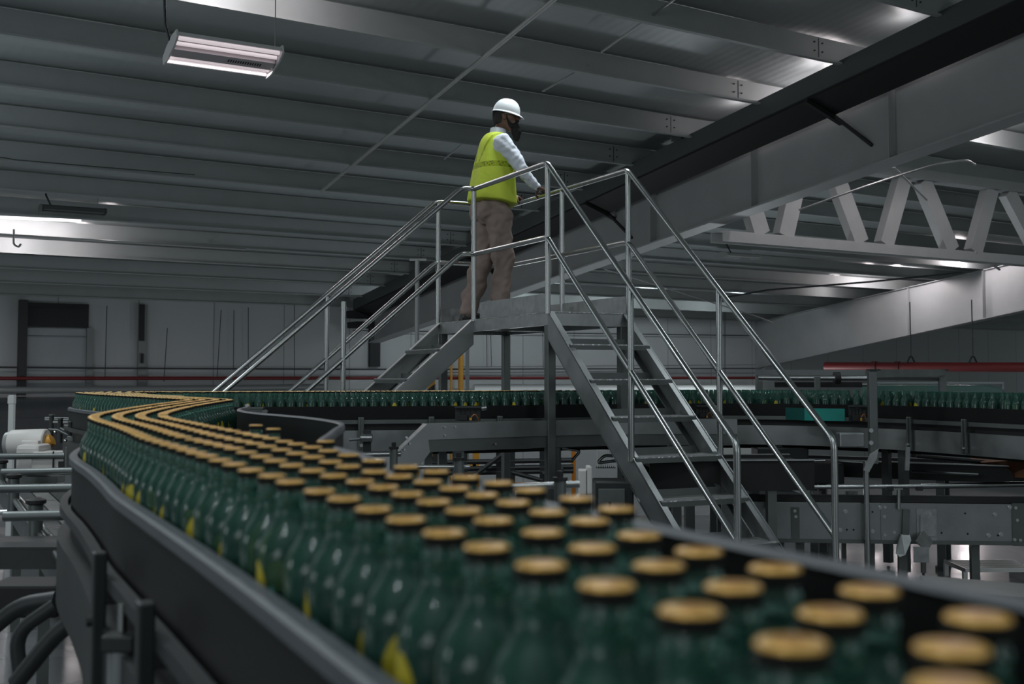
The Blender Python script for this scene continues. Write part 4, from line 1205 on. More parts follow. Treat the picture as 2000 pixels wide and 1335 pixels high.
# finned guards (row of bright fins)
for (u0, u1, v0, v1, d, lab) in ((1165, 1203, 880, 912, 11, 'row of pale fins behind the stair stringer'), (1452, 1480, 958, 966, 9.2, 'row of pale fins low behind the stair'), (1578, 1604, 958, 970, 9.2, 'row of pale fins left of the tall stair end post'), (1650, 1675, 958, 970, 9.2, 'row of pale fins right of the tall stair end post')):
    fr = thing('fin_guard', lab, 'guard', at((u0 + u1) / 2, v1, d))
    m = MB(); a, b = at(u0, v0, d), at(u1, v1, d); n_ = 9
    for k in range(n_): m.box(V((a.x + (b.x - a.x) * (k + 0.5) / n_, d, (a.z + b.z) / 2)), ((b.x - a.x) / n_ * 0.6, 0.04, a.z - b.z))
    m.build('fins', 'white_pipe', fr)
    m = MB(); m.bar(V((a.x, d + 0.03, b.z)), V((b.x, d + 0.03, b.z)), 0.03, 0.02); m.build('base_bar', 'dark_metal', fr)

# ---- transfer conveyors low behind the stairs
def slab_conveyor(name, label, pa, pb, width, zt, h, top_mat, side_mat, legs=2):
    """pa, pb: plan points of the near edge; zt top height"""
    t, R = dirv(pa, pb); A = V((pa[0], pa[1], 0)); B = V((pb[0], pb[1], 0)); L = (B - A).length
    root = thing(name, label, 'conveyor', (A + B) / 2)
    m = MB(); m.box((A + B) / 2 - R * width / 2 + EZ * (zt - 0.012), (L, width, 0.02), (t, R, EZ)); m.build('belt', top_mat, root)
    for off in (0.0, -width):
        m = MB(); m.box((A + B) / 2 + R * (off + (0.006 if off == 0 else -0.006)) + EZ * (zt - h / 2 + 0.02), (L, 0.012, h), (t, R, EZ)); m.build('side_plate', side_mat, root)
        m = MB(); m.box((A + B) / 2 + R * (off + (0.018 if off == 0 else -0.018)) + EZ * (zt + 0.02), (L, 0.03, 0.008), (t, R, EZ)); m.build('lip', 'galvanised', root)
    for k in range(legs):
        f = (k + 0.5) / legs
        for off in (-0.05, -width + 0.05):
            m = MB(); c = A.lerp(B, f) + R * off; m.box(c + EZ * ((zt - h) / 2 + 0.03), (0.06, 0.06, zt - h), (t, R, EZ)); m.cyl(c + EZ * 0.03, c, 0.05, 12); m.build('leg', 'stainless_dull', root)
    return root
slab_conveyor('transfer_conveyor', 'low dark transfer conveyor passing behind the lower stair treads', (0.9, 7.6), (2.0, 7.68), 0.5, Zof(905, 7.6), 0.20, 'belt', 'black_rubber', 2)
slab_conveyor('transfer_conveyor', 'dark transfer conveyor slanting away below the far run at the right', (2.0, 9.6), (4.6, 8.3), 0.45, Zof(905, 9.2), 0.13, 'belt', 'dark_metal', 3)
a = at(1925, 905, 8.6); m = MB(); m.prism([at(1918, 903, 8.9), at(2060, 893, 8.3), at(2060, 938, 8.3), at(1960, 930, 8.8)], V((0.1, 0.5, 0))); tag(m.build('brown_sheet', 'brown_sheet'), 'dull brown sheet lying low at the right edge below the far run', 'sheet')
# dark drive units between them
for (u0, v0, u1, v1, d, dp, nm, lab, mt) in ((1480, 874, 1580, 902, 8.9, 0.25, 'drive_housing', 'dark drive housing under the far run behind the stair rails', 'dark_metal'), (1640, 845, 1690, 874, 8.2, 0.12, 'cover_plate', 'grey cover plate left of the gantry post', 'stainless_sheet'),
        (1540, 905, 1650, 945, 8.9, 0.4, 'drive_housing', 'dark housing behind the tall stair end post', 'dark_metal'), (1780, 868, 1800, 893, 9.6, 0.2, 'drive_housing', 'small dark box under the far run right of the gantry post', 'black_rubber'), (1320, 892, 1352, 905, 8.0, 0.1, 'drum_cover', 'dark rounded cover behind the stair treads', 'dark_metal'),
        (1250, 905, 1440, 960, 8.6, 0.3, 'drive_housing', 'long dark housing behind the middle stair treads', 'dark_metal'), (1470, 965, 1570, 1000, 8.6, 0.3, 'drive_housing', 'dark housing beside the end of the low conveyor', 'dark_metal')):
    pale_box(u0, v0, u1, v1, d, dp, mt, nm, lab, 'housing')
for (a_, b_, d, r_, lab) in (((1445, 906), (1612, 899), 8.4, 0.008, 'thin bright rail crossing behind the tall stair end post'), ((1640, 900), (1700, 905), 8.6, 0.006, 'thin bright rail left of the gantry leg'), ((1440, 917), (1470, 920), 8.4, 0.006, 'short bright rail behind the far stair rail'), ((1780, 920), (1910, 926), 8.6, 0.010, 'pale edge bar low at the right behind the guide rail'),
        ((1745, 880), (1990, 872), 9.6, 0.012, 'pale bar glinting under the far run frame at the right'), ((1790, 890), (1960, 905), 9.0, 0.014, 'dark bar slanting under the far run frame at the right')):
    m = MB(); m.cyl(at(*a_, d), at(*b_, d), r_, 8); tag(m.build('edge_bar', 'stainless_tube' if 'dark' not in lab else 'black_rubber', smooth=40), lab, 'bar')

# ---- gantry over the far run at the right
ga = thing('gantry', 'grey steel gantry with a crossbar straddling the far bottle run', 'gantry', at(1697, 900, 8.0))
def gpost(u, v0, v1, d, w=0.05, name='post', zlow=None):
    a = at(u, v0, d); b = at(u, v1, d); zl = b.z if zlow is None else zlow
    m = MB(); m.box(V((a.x, d, (a.z + zl) / 2)), (w, w, a.z - zl)); m.build(name, 'stainless_dull', ga, bevel=0.004); return a
gpost(1703, 724, 905, 7.9, 0.055)
gpost(1840, 724, 775, 10.2, 0.06)
gpost(1482, 724, 770, 11.0, 0.06)
gpost(1596, 735, 794, 9.9, 0.045)
a, b = at(1480, 729, 11.0), at(1703, 727, 7.9); c = at(1842, 727, 10.2)
m = MB(); m.bar(at(1478, 727.5, 11.0), at(1690, 727.5, 10.6), 0.07, 0.055); m.build('crossbar', 'stainless_dull', ga)
m = MB(); m.bar(at(1703, 729, 7.95), c, 0.055, 0.055); m.build('crossbar', 'stainless_dull', ga)
m = MB(); m.bar(at(1690, 738, 10.4), at(1842, 740, 10.2), 0.03, 0.03); m.build('crossbar', 'dark_metal', ga)
m = MB(); m.cyl(at(1482, 737.5, 10.3), at(1700, 738.5, 10.0), 0.026, 12); m.build('drive_shaft', 'stainless_tube', ga, smooth=40)
m = MB(); m.cyl(at(1629, 738, 10.1), at(1640, 738, 10.1), 0.055, 14); m.build('bearing', 'black_rubber', ga, smooth=40)
m = MB(); m.bar(at(1513, 751, 10.4), at(1683, 751, 10.3), 0.08, 0.045); m.build('black_beam', 'black_rubber', ga)
m = MB(); m.cyl(at(1683, 751, 10.2), at(1700, 751, 10.2), 0.018, 10); m.build('pin', 'stainless_tube', ga, smooth=40)
q = at(1697, 900, 7.9)
m = MB(); m.prism([q + V((-0.045, -0.03, -0.06)), q + V((0.0, -0.03, 0.05)), q + V((0.06, -0.03, 0.09)), q + V((0.045, -0.03, 0.02)), q + V((-0.01, -0.03, -0.075))], V((0, 0.012, 0))); m.build('gusset', 'galvanised', ga)
m = MB(); m.cyl(V((q.x - 0.02, 7.9, 0)), V((q.x - 0.02, 7.9, q.z)), 0.02, 10); m.build('leg', 'stainless_tube', ga, smooth=40)
for v in (840, 864):
    p = at(1700, v, 7.86); m = MB(); m.cyl(p, p - V((0, 0.02, 0)), 0.015, 12); m.build('bolt', 'steel_bolt', ga, smooth=40)
for u in (1706, 1843):
    p = at(u, 722, 7.9 if u < 1800 else 10.2); m = MB(); m.box(p, (0.075, 0.075, 0.012)); m.build('cap_plate', 'dark_metal', ga)
# green hood beyond the far run
hd = [at(1712, 752, 11), at(1930, 752, 11), at(1955, 757, 11), at(1968, 772, 11), at(1968, 800, 11), at(1712, 800, 11)]
m = MB(); m.prism(hd, V((0, 0.5, 0))); tag(m.build('green_hood', 'green_hood', bevel=0.01), 'dark green rounded hood behind the far bottles at the right', 'hood')
m = MB(); m.bar(at(1712, 747, 11.2), at(1960, 747.5, 11.2), 0.03, 0.02); m.bar(at(1958, 747, 11.2), at(1958, 760, 11.2), 0.02, 0.02, (0, 1, 0)); tag(m.build('hood_bar', 'grey_pipe'), 'thin grey bar just above the green hood', 'bar')
# thin supports hanging from the far run frame at the right
for u, v1, d in ((1773, 918, 8.2),):
    a, b = at(u, 872, d), at(u - 2, v1, d); m = MB(); m.bar(a, b, 0.03, 0.02, (0, 1, 0)); tag(m.build('drop_bracket', 'galvanised'), 'pale drop bracket under the far run frame right of the gantry', 'bracket')

# ---- low bolted conveyor at the right
lx0, lx1 = 1.45, 4.6
ly0, ly1 = 8.05, 7.75
lz1, lz0 = Zof(982, 8.0), Zof(1058, 8.0)
lt, lR = dirv((lx0, ly0), (lx1, ly1)); LA = V((lx0, ly0, 0)); LB = V((lx1, ly1, 0)); LL = (LB - LA).length
low = thing('low_conveyor', 'low stainless conveyor with bolted side plates and a guide rail at the right', 'conveyor', LA.lerp(LB, 0.5))
def lp(u, v, off=0.0):
    """point on the near side plate seen at a pixel"""
    r = ray(u, v); n = lR
    k = (LA.dot(n) + off) / r.dot(n)
    return r * k + EZ * ZC
m = MB(); m.box(LA.lerp(LB, 0.5) + EZ * (lz1 + lz0) / 2, (LL, 0.010, lz1 - lz0), (lt, lR, EZ)); m.build('side_plate', 'stainless_sheet', low)
m = MB(); m.box(LA.lerp(LB, 0.5) - lR * 0.35 + EZ * (lz1 + lz0) / 2, (LL, 0.010, lz1 - lz0), (lt, lR, EZ)); m.build('side_plate', 'stainless_dull', low)
m = MB(); m.box(LA.lerp(LB, 0.5) - lR * 0.012 + EZ * (lz1 + 0.004), (LL, 0.034, 0.008), (lt, lR, EZ)); m.build('lip', 'stainless_tube', low)
m = MB(); m.box(LA.lerp(LB, 0.5) - lR * 0.17 + EZ * (lz1 + 0.02), (LL, 0.30, 0.02), (lt, lR, EZ)); m.build('belt', 'belt', low)
m = MB(); m.box(LA.lerp(LB, 0.5) - lR * 0.03 + EZ * (lz1 + 0.035), (LL, 0.012, 0.04), (lt, lR, EZ)); m.build('wear_strip', 'dark_metal', low)
m = MB(); m.box(LA.lerp(LB, 0.5) + lR * 0.012 + EZ * (lz0 + 0.012), (LL, 0.03, 0.024), (lt, lR, EZ)); m.build('bottom_flange', 'stainless_dull', low)
ra_, rb_ = lp(1480, 951.5, 0.05), lp(1800, 949, 0.05); rc_ = lp(2090, 943.5, 0.05)
m = MB(); m.cyl(ra_, rb_, 0.013, 12); m.build('guide_rail', 'stainless_tube', low, smooth=40)
m = MB(); m.cyl(rb_, rc_, 0.018, 12); m.build('guide_rail', 'stainless_tube', low, smooth=40)
for u, v0, v1 in ((1499, 950, 992), (1755, 945, 994)):
    m = MB(); m.cyl(lp(u, v0, 0.03), lp(u, v1, 0.03), 0.014, 10); m.box(lp(u, 951, 0.04), (0.05, 0.03, 0.03)); m.build('rail_post', 'stainless_tube', low, smooth=40)
for u in (1738, 1795):
    m = MB(); m.box(lp(u, 953, 0.05), (0.04, 0.045, 0.03)); m.build('rail_clamp', 'dark_metal', low, bevel=0.004)
# bolts and holes in the plate
for (u, v) in ((1552, 997), (1554, 1008), (1651, 998), (1641, 1034), (1719, 990), (1728, 990), (1727, 1008), (1728, 1044), (1746, 1039), (1704, 1037), (1816, 1002), (1819, 1014), (1807, 1040), (1943, 1004), (1931, 1045), (1955, 1043), (1986, 1015), (1972, 990), (1983, 991), (1981, 1053), (1992, 1054)):
    p = lp(u, v, 0.006); m = MB(); m.cyl(p, p + lR * 0.012, 0.011, 10); m.cyl(p, p + lR * 0.003, 0.015, 12); m.build('bolt', 'steel_bolt', low, smooth=40)
for (u, v) in ((1601, 998), (1654, 1034), (1667, 1034), (1704, 999), (1806, 1024), (1839, 1040), (1885, 1002), (1890, 1042), (1949, 1045)):
    p = lp(u, v, 0.0055); m = MB(); m.cyl(p, p + lR * 0.001, 0.007, 10); m.build('bolt_hole', 'black_rubber', low)
# doubler plates at the joints
for (u0, u1, v0, v1, mt) in ((1720, 1765, 982, 1062, 'stainless_sheet'), (1790, 1830, 993, 1060, 'galvanised'), (1976, 2010, 982, 1066, 'stainless_dull'), (1545, 1562, 990, 1050, 'stainless_dull')):
    a, b = lp(u0, v0, 0.009), lp(u1, v1, 0.009); m = MB(); m.box((a + b) / 2, ((V((b.x, b.y, 0)) - V((a.x, a.y, 0))).length, 0.006, a.z - b.z), (lt, lR, EZ)); m.build('doubler_plate', mt, low)
# bent bracket legs
def bentleg(u, v0, v1, w, out, zl):
    a, b = lp(u, v0, 0.02), lp(u, v1, 0.02)
    m = MB()
    q0 = a; q1 = b; q2 = b + lR * out - EZ * 0.06 - lt * out * 0.7; q3 = V((q2.x, q2.y, zl))
    for s0, s1, up in ((q0, q1, lR), (q1, q2, lR), (q2, q3, lR)):
        m.bar(s0, s1, w, 0.012, lR)
    m.build('bracket', 'galvanised', low)
bentleg(1812, 1005, 1046, 0.10, 0.10, 0.25)
# spoon shaped deflector bracket
a = lp(1770, 994, 0.03); b = lp(1768, 1045, 0.03)
m = MB(); m.bar(a, b, 0.045, 0.03, lR); m.build('bracket', 'stainless_dull', low)
q = b + EZ * 0.01
m = MB(); m.prism([q + lt * 0.03, q + lt * 0.035 + lR * 0.02 - EZ * 0.04, q - lt * 0.02 + lR * 0.07 - EZ * 0.13, q - lt * 0.06 + lR * 0.08 - EZ * 0.145, q - lt * 0.085 + lR * 0.08 - EZ * 0.12, q - lt * 0.075 + lR * 0.06 - EZ * 0.08, q - lt * 0.03]
    , lR * 0.012); m.build('deflector', 'galvanised', low, bevel=0.003)
# legs with screw feet
for (u, foot) in ((1562, False), (1626, False), (1699, False), (1762, False), (1803, True), (1903, False), (1648, True)):
    p = lp(u, 1070, -0.12 if not foot else -0.25); m = MB(); w = 0.055 if not foot else 0.03
    zf = 0.0 if not foot else 0.12
    m.box(V((p.x, p.y, (lz0 + zf) / 2)), (w, w, lz0 - zf), (lt, lR, EZ)); m.build('leg', 'stainless_dull', low)
    if foot:
        m = MB(); m.cyl(V((p.x, p.y, 0.02)), V((p.x, p.y, 0.13)), 0.009, 8); m.lathe([(0.05, 0.0), (0.05, 0.012), (0.014, 0.03)], (p.x, p.y, 0), 16); m.build('screw_foot', 'black_rubber', low, smooth=40)
# floor grating at the right edge
a = lp(1990, 1100, -0.1); gr = MB()
for k in range(9): gr.box(V((a.x + 0.05, 8.4 + k * 0.045, 0.10)), (0.5, 0.012, 0.03))
gr.box(V((a.x - 0.2, 8.58, 0.10)), (0.012, 0.42, 0.03)); gr.box(V((a.x - 0.2, 8.4, 0.045)), (0.03, 0.03, 0.09)); gr.box(V((a.x - 0.2, 8.76, 0.045)), (0.03, 0.03, 0.09)); gr.box(V((a.x + 0.3, 8.58, 0.045)), (0.03, 0.42, 0.09))
tag(gr.build('floor_grating', 'slat'), 'bright slotted grating just above the floor at the right edge', 'grating')
# near machine ledge at the bottom right beyond the inner guard
m = MB(); p0, p1 = at(1820, 1150, 3.6), at(2080, 1172, 3.4); m.prism([p0, p1, p1 - EZ * 0.2, p0 - EZ * 0.2], V((0.05, 0.25, 0.0))); o = tag(m.build('machine_ledge', 'stainless_dull'), 'stainless ledge just beyond the inner guard at the lower right', 'ledge')

# ================================================================== LEFT SIDE
# ---- slatted chain conveyor
sz = ZC - 0.70
SA = V((-1.72, 4.45, 0)); ST = V((-0.456, 0.89, 0)); SR = V((0.89, 0.456, 0))
SA = SA - ST * 1.2
slat = thing('slat_conveyor', 'slatted metal chain conveyor with capped guide posts left of the black guard', 'conveyor', SA + ST * 2.5)
SLN = 4.6; SWD = 0.46
for (o0, w_, mt) in ((0.02, 0.085, 'slat_dark'), (0.115, 0.085, 'slat'), (0.21, 0.085, 'slat_dark'), (0.305, 0.085, 'slat')):
    m = MB(); n_ = int(SLN / 0.042)
    for k in range(n_):
        m.box(SA + ST * (0.042 * k) + SR * (o0 + w_ / 2) + EZ * (sz - 0.004), (0.027, w_, 0.008), (ST, SR, EZ))
    m.build('slats', mt, slat)
m = MB(); m.box(SA + ST * SLN / 2 + SR * SWD / 2 + EZ * (sz - 0.03), (SLN, SWD, 0.03), (ST, SR, EZ)); m.build('bed', 'black_rubber', slat)
for o0, mt, h in ((-0.02, 'stainless_dull', 0.14), (SWD, 'stainless_dull', 0.14)):
    m = MB(); m.box(SA + ST * SLN / 2 + SR * o0 + EZ * (sz - h / 2 + 0.02), (SLN, 0.012, h), (ST, SR, EZ)); m.build('side_plate', mt, slat)
for o0, zz, r_ in ((-0.035, 0.035, 0.016), (0.0, 0.03, 0.012)):
    m = MB(); m.cyl(SA + SR * o0 + EZ * (sz + zz), SA + ST * SLN + SR * o0 + EZ * (sz + zz), r_, 10); m.build('side_rail', 'stainless_tube', slat, smooth=40)
for f in (0.5, 2.2, 3.9):
    for o0 in (0.03, SWD - 0.03):
        m = MB(); c = SA + ST * f + SR * o0; m.box(c + EZ * (sz - 0.12) / 2, (0.05, 0.05, sz - 0.12), (ST, SR, EZ)); m.build('leg', 'stainless_dull', slat)
for i, (u, v0, v1, d) in enumerate(((70, 985, 1066, 4.9), (27, 934, 1000, 6.2), (2, 905, 960, 7.3))):
    p = at(u, v0, d); q = at(u, v1, d)
    m = MB(); m.cyl(V((p.x, p.y, q.z)), p, 0.030, 14); m.build('guide_post', 'stainless_dull', slat, smooth=40)
    m = MB(); m.lathe([(0.030, 0), (0.042, 0.006), (0.042, 0.02), (0.02, 0.03)], p, 14); m.build('post_cap', 'black_rubber', slat, smooth=40)
    m = MB(); e = V((q.x, q.y, q.z)); m.cyl(e + V((-0.10, -0.02, 0)), e + V((0.10, 0.02, 0.01)), 0.014, 10); m.build('foot_bar', 'slat', slat, smooth=40)
# cross tubes
for (v, d, u0, lab) in ((891, 7.6, -80, 'uppermost cross tube above the slatted conveyor at the left edge'), (921, 6.5, 4, 'second cross tube above the slatted conveyor at the left edge'), (954, 5.6, -60, 'third cross tube above the slatted conveyor at the left edge'), (1007, 4.75, 8, 'lowest cross tube above the slatted conveyor at the left edge')):
    a = at(u0, v + 1, d); b = at(150, v - 2, d); m = MB(); m.cyl(a, b, 0.021, 12); tag(m.build('cross_tube', 'stainless_dull', smooth=40), lab, 'tube', 'cross tubes over the slatted conveyor')
# ---- motor
mo = thing('gearmotor', 'white gear motor with a yellow coupling at the left edge', 'motor', at(70, 890, 7.8))
a, b = at(22, 866, 7.9), at(92, 864, 7.9)
m = MB(); m.tube([a, a + (b - a) * 0.03, a + (b - a) * 0.97, b], [0.088, 0.094, 0.094, 0.086], 24); m.build('motor_body', 'white_motor', mo, smooth=40)
m = MB(); m.tube([a - (b - a).normalized() * 0.03, a], [0.08, 0.088], 24); m.build('end_cap', 'conduit', mo, smooth=40)
m = MB(); p = at(60, 868, 7.78); m.box(p, (0.12, 0.05, 0.06)); m.build('terminal_box', 'white_motor', mo, bevel=0.01)
m = MB(); p = at(106, 902, 7.7); m.box(p, (0.235, 0.20, 0.145)); m.build('gear_case', 'white_motor', mo, bevel=0.018)
m = MB(); p = at(66, 896, 7.75); m.box(p, (0.16, 0.22, 0.20)); m.build('gear_flange', 'white_motor', mo, bevel=0.025)
m = MB(); p = at(104, 902, 7.59); m.box(p, (0.006, 0.012, 0.14)); m.box(p + V((0.065, 0.0, -0.02)), (0.06, 0.012, 0.05)); m.build('joint', 'black_rubber', mo)
m = MB(); c = at(97, 858, 7.9); m.tube([b, c + V((0.02, 0, 0))], [0.05, 0.04], 16); m.build('coupling', 'yellow_paint', mo, smooth=40)
m = MB(); p = at(40, 930, 7.7); m.box(V((p.x + 0.1, 7.8, (p.z) / 2)), (0.3, 0.22, p.z)); m.build('stand', 'stainless_dull', mo)
# ---- capped guide posts beyond the motor
gp = thing('guide_post_set', 'three dark capped posts carrying bright rails behind the white motor', 'guide rail', at(117, 850, 7.5))
for u, v0, v1 in ((101, 811, 838), (118, 818, 850), (138.5, 824, 858)):
    d = 8.0 - (u - 101) * 0.012
    p, q = at(u, v0, d), at(u, v1, d); m = MB(); m.cyl(V((p.x, p.y, q.z - 0.05)), p, 0.0165, 12); m.build('post', 'dark_metal', gp, smooth=40)
    m = MB(); m.cyl(p, p + EZ * 0.008, 0.02, 12); m.build('post_cap', 'stainless_dull', gp, smooth=40)
for (u0, v0, u1, v1, d, mt) in ((88, 815.5, 162, 817, 8.1, 'stainless_tube'), (88, 819.5, 162, 820, 8.05, 'stainless_dull'), (104, 823.5, 162, 824.5, 7.9, 'stainless_tube'), (126, 830.5, 164, 831, 7.7, 'stainless_tube'), (95, 838, 113, 839, 7.9, 'stainless_dull'), (112, 839, 168, 866, 7.6, 'stainless_dull'), (118, 836, 170, 861, 7.7, 'stainless_dull')):
    m = MB(); m.cyl(at(u0, v0, d), at(u1, v1, d), 0.009, 8); m.build('rail', mt, gp, smooth=40)
m = MB(); p = at(152, 870, 7.6); m.box(V((p.x + 0.02, p.y, p.z - 0.12)), (0.12, 0.24, 0.24)); m.box(at(140, 858, 7.5), (0.05, 0.05, 0.05)); m.build('base_block', 'stainless_dull', gp, bevel=0.006)
m = MB()
for (u, v) in ((108, 843), (128, 860), (146, 868), (150, 878)): m.lathe([(0.008, -0.008), (0.013, 0), (0.008, 0.008)], at(u, v, 7.42), 10)
m.build('knob', 'stainless_tube', gp, smooth=60)
# dark low machine between motor and wall
# ---- things under the near guard at the lower left
uc = thing('under_frame', 'dark tubular under-frame below the slatted conveyor at the lower left', 'frame', at(60, 1240, 3.4))
for (pts_, d, r_) in (([(-20, 1230), (40, 1180), (110, 1170)], 3.4, 0.025), ([(40, 1320), (30, 1235), (110, 1180)], 3.2, 0.02), ([(30, 1335), (110, 1235), (190, 1180)], 2.9, 0.022)):
    m = MB(); m.tube(fillet([at(u, v, d) for u, v in pts_], 0.08), r_, 10); m.build('tube', 'dark_metal', uc, smooth=50)
m = MB(); a = at(62, 1165, 3.6); m.box(a, (0.22, 0.16, 0.10)); m.build('drive_block', 'black_rubber', uc, bevel=0.01)
cy = thing('pneumatic_cylinder', 'grey-blue pneumatic cylinder hanging between the guard brackets', 'cylinder', at(238, 1290, 1.75))
c = at(238, 1268, 1.78); m = MB(); m.cyl(c - EZ * 0.16, c, 0.021, 16); m.build('barrel', 'grey_pipe', cy, smooth=40)
m = MB(); m.box(c + EZ * 0.012, (0.05, 0.045, 0.026)); m.build('head', 'dark_metal', cy, bevel=0.004)
m = MB(); m.cyl(c + EZ * 0.02, c + EZ * 0.07, 0.007, 10); m.build('rod', 'stainless_tube', cy, smooth=40)
m = MB(); m.tube(fillet([c + V((0.02, -0.01, 0.0)), c + V((0.035, -0.01, -0.03)), c + V((0.03, -0.01, -0.12))], 0.02), 0.005, 8); m.build('air_hose', 'black_rubber', cy, smooth=50)
# pale crate and floor items seen under the slatted conveyor
a = at(25, 1075, 4.3); m = MB(); m.box(V((a.x, a.y + 0.2, a.z)), (0.42, 0.3, 0.012)); m.box(V((a.x, a.y + 0.05, a.z - 0.04)), (0.42, 0.012, 0.07)); tag(m.build('drip_tray', 'dark_metal'), 'dark metal tray under the slatted conveyor at the left edge', 'tray')
a = at(20, 1148, 4.1); m = MB(); m.prism([at(-20, 1140, 4.4), at(60, 1133, 4.4), at(62, 1150, 4.0), at(-20, 1166, 4.0)], V((0, 0, -0.02))); tag(m.build('pale_board', 'conduit'), 'pale speckled board below the slatted conveyor at the left edge', 'board')

# ================================================================== THE WORKER
def ellipsoid(mb, c, r, n=20, m_=12, rot=None):
    c = V(c); vs = []; fs = []
    for i in range(m_ + 1):
        ph = -PI / 2 + PI * i / m_
        for j in range(n):
            a = 2 * PI * j / n
            p = V((r[0] * math.cos(ph) * math.cos(a), r[1] * math.cos(ph) * math.sin(a), r[2] * math.sin(ph)))
            if rot: p = rot @ p
            vs.append(c + p)
    for i in range(m_):
        for j in range(n): fs.append((i * n + j, i * n + (j + 1) % n, (i + 1) * n + (j + 1) % n, (i + 1) * n + j))
    mb.add(vs, fs)
def limb(mb, pts, rad, n=16):
    """tapered chain with rounded ends"""
    for i in range(len(pts) - 1):
        mb.tube([pts[i], V(pts[i]).lerp(V(pts[i + 1]), 0.5), pts[i + 1]], [rad[i], (rad[i] + rad[i + 1]) / 2, rad[i + 1]], n)
    for p, r in zip(pts, rad): ellipsoid(mb, p, (r, r, r), n, 8)
def loft(mb, rings, n=36):
    """rings: (x, y, z, half depth, half width, tilt)"""
    vs = []; fs = []
    for (cx, cy, z, a, b, tl) in rings:
        for j in range(n):
            th = 2 * PI * j / n
            c_, s_ = math.cos(th), math.sin(th)
            k = 0.85
            x = a * math.copysign(abs(c_) ** k, c_); y = b * math.copysign(abs(s_) ** k, s_)
            vs.append((cx + x, cy + y, z + tl * x))
    m_ = len(rings)
    for i in range(m_ - 1):
        for j in range(n): fs.append((i * n + j, i * n + (j + 1) % n, (i + 1) * n + (j + 1) % n, (i + 1) * n + j))
    fs.append(tuple(range(n))[::-1]); fs.append(tuple(range((m_ - 1) * n, m_ * n)))
    mb.add(vs, fs)
def blob(mb, name, material, parent, voxel, wrinkle=0.0, freq=10.0, sm=4, seed=0.0, zr=None):
    """fuse the pieces into one continuous skin"""
    me = bpy.data.meshes.new(name); me.from_pydata([V(p) for p in mb.v], [], mb.f)
    ob = bpy.data.objects.new(name, me); COL.objects.link(ob)
    bm = bmesh.new(); bm.from_mesh(me); bmesh.ops.recalc_face_normals(bm, faces=bm.faces); bm.to_mesh(me); bm.free()
    r = ob.modifiers.new('r', 'REMESH'); r.mode = 'VOXEL'; r.voxel_size = voxel
    if sm:
        s_ = ob.modifiers.new('s', 'SMOOTH'); s_.iterations = sm; s_.factor = 0.5
    dg = bpy.context.evaluated_depsgraph_get(); dg.update()
    me2 = bpy.data.meshes.new_from_object(ob.evaluated_get(dg))
    ob.modifiers.clear(); ob.data = me2; bpy.data.meshes.remove(me); me2.name = name
    if wrinkle > 0:
        nr = [v.normal.copy() for v in me2.vertices]
        for v, n_ in zip(me2.vertices, nr):
            p = v.co
            w = noise.noise(V((p.x * freq * 0.7 + seed, p.y * freq * 0.7, p.z * freq + p.x * freq * 0.8)))
            w2 = noise.noise(V((p.x * freq * 1.9, p.y * freq * 1.9 + seed, p.z * freq * 2.4 - p.x * freq)))
            v.co = p + n_ * wrinkle * (w + 0.45 * w2)
    me2.materials.clear(); me2.materials.append(MATS[material])
    me2.shade_smooth()
    ob.parent = parent
    return ob
wk = thing('person', 'bearded person in white hard hat and yellow vest standing on the platform holding the rail', 'person', pl(1.674, 0.331, DECK))
wk.rotation_euler = (0, 0, math.atan2(BD.y, BD.x)); wk.scale = (1.0, 1.0, 1.012)
HEAD_YAW = Matrix.Rotation(math.radians(-30), 3, 'Z'); NECK = V((0.105, 0, 0))
def turn(p):
    '''the head looks a little towards the near side'''
    p = V(p); return NECK + HEAD_YAW @ (p - NECK)
def turn_from(mb, i0):
    for i in range(i0, len(mb.v)): mb.v[i] = tuple(turn(mb.v[i]))
# --- body (continuous skin from head to feet)
m = MB()
loft(m, [(0.02, 0, 0.86, 0.09, 0.14, 0), (0.015, 0, 0.95, 0.105, 0.155, 0), (0.02, 0, 1.05, 0.11, 0.15, 0), (0.02, 0, 1.2, 0.105, 0.15, 0), (0.02, 0, 1.36, 0.11, 0.16, 0), (0.02, 0, 1.48, 0.10, 0.15, 0), (0.03, 0, 1.57, 0.075, 0.11, 0), (0.05, 0, 1.63, 0.055, 0.06, 0)])
limb(m, [(0.045, 0, 1.58), (0.105, 0, 1.72)], [0.058, 0.054])
SHR, ELR, WRR = (0.03, -0.18, 1.515), (0.165, -0.268, 1.275), (0.300, -0.282, 1.140)
SHL, ELL, WRL = (0.03, 0.18, 1.515), (0.165, 0.262, 1.275), (0.300, 0.215, 1.140)
limb(m, [SHR, ELR, WRR], [0.056, 0.042, 0.027]); limb(m, [SHL, ELL, WRL], [0.056, 0.042, 0.027])
limb(m, [(0.02, -0.095, 0.93), (0.06, -0.10, 0.53), (0.02, -0.095, 0.10)], [0.085, 0.058, 0.04])
limb(m, [(0.0, 0.095, 0.93), (-0.04, 0.10, 0.53), (-0.185, 0.095, 0.10)], [0.085, 0.058, 0.04])
limb(m, [(0.0, -0.095, 0.05), (0.17, -0.105, 0.035)], [0.035, 0.03]); limb(m, [(-0.205, 0.095, 0.05), (-0.035, 0.105, 0.035)], [0.035, 0.03])
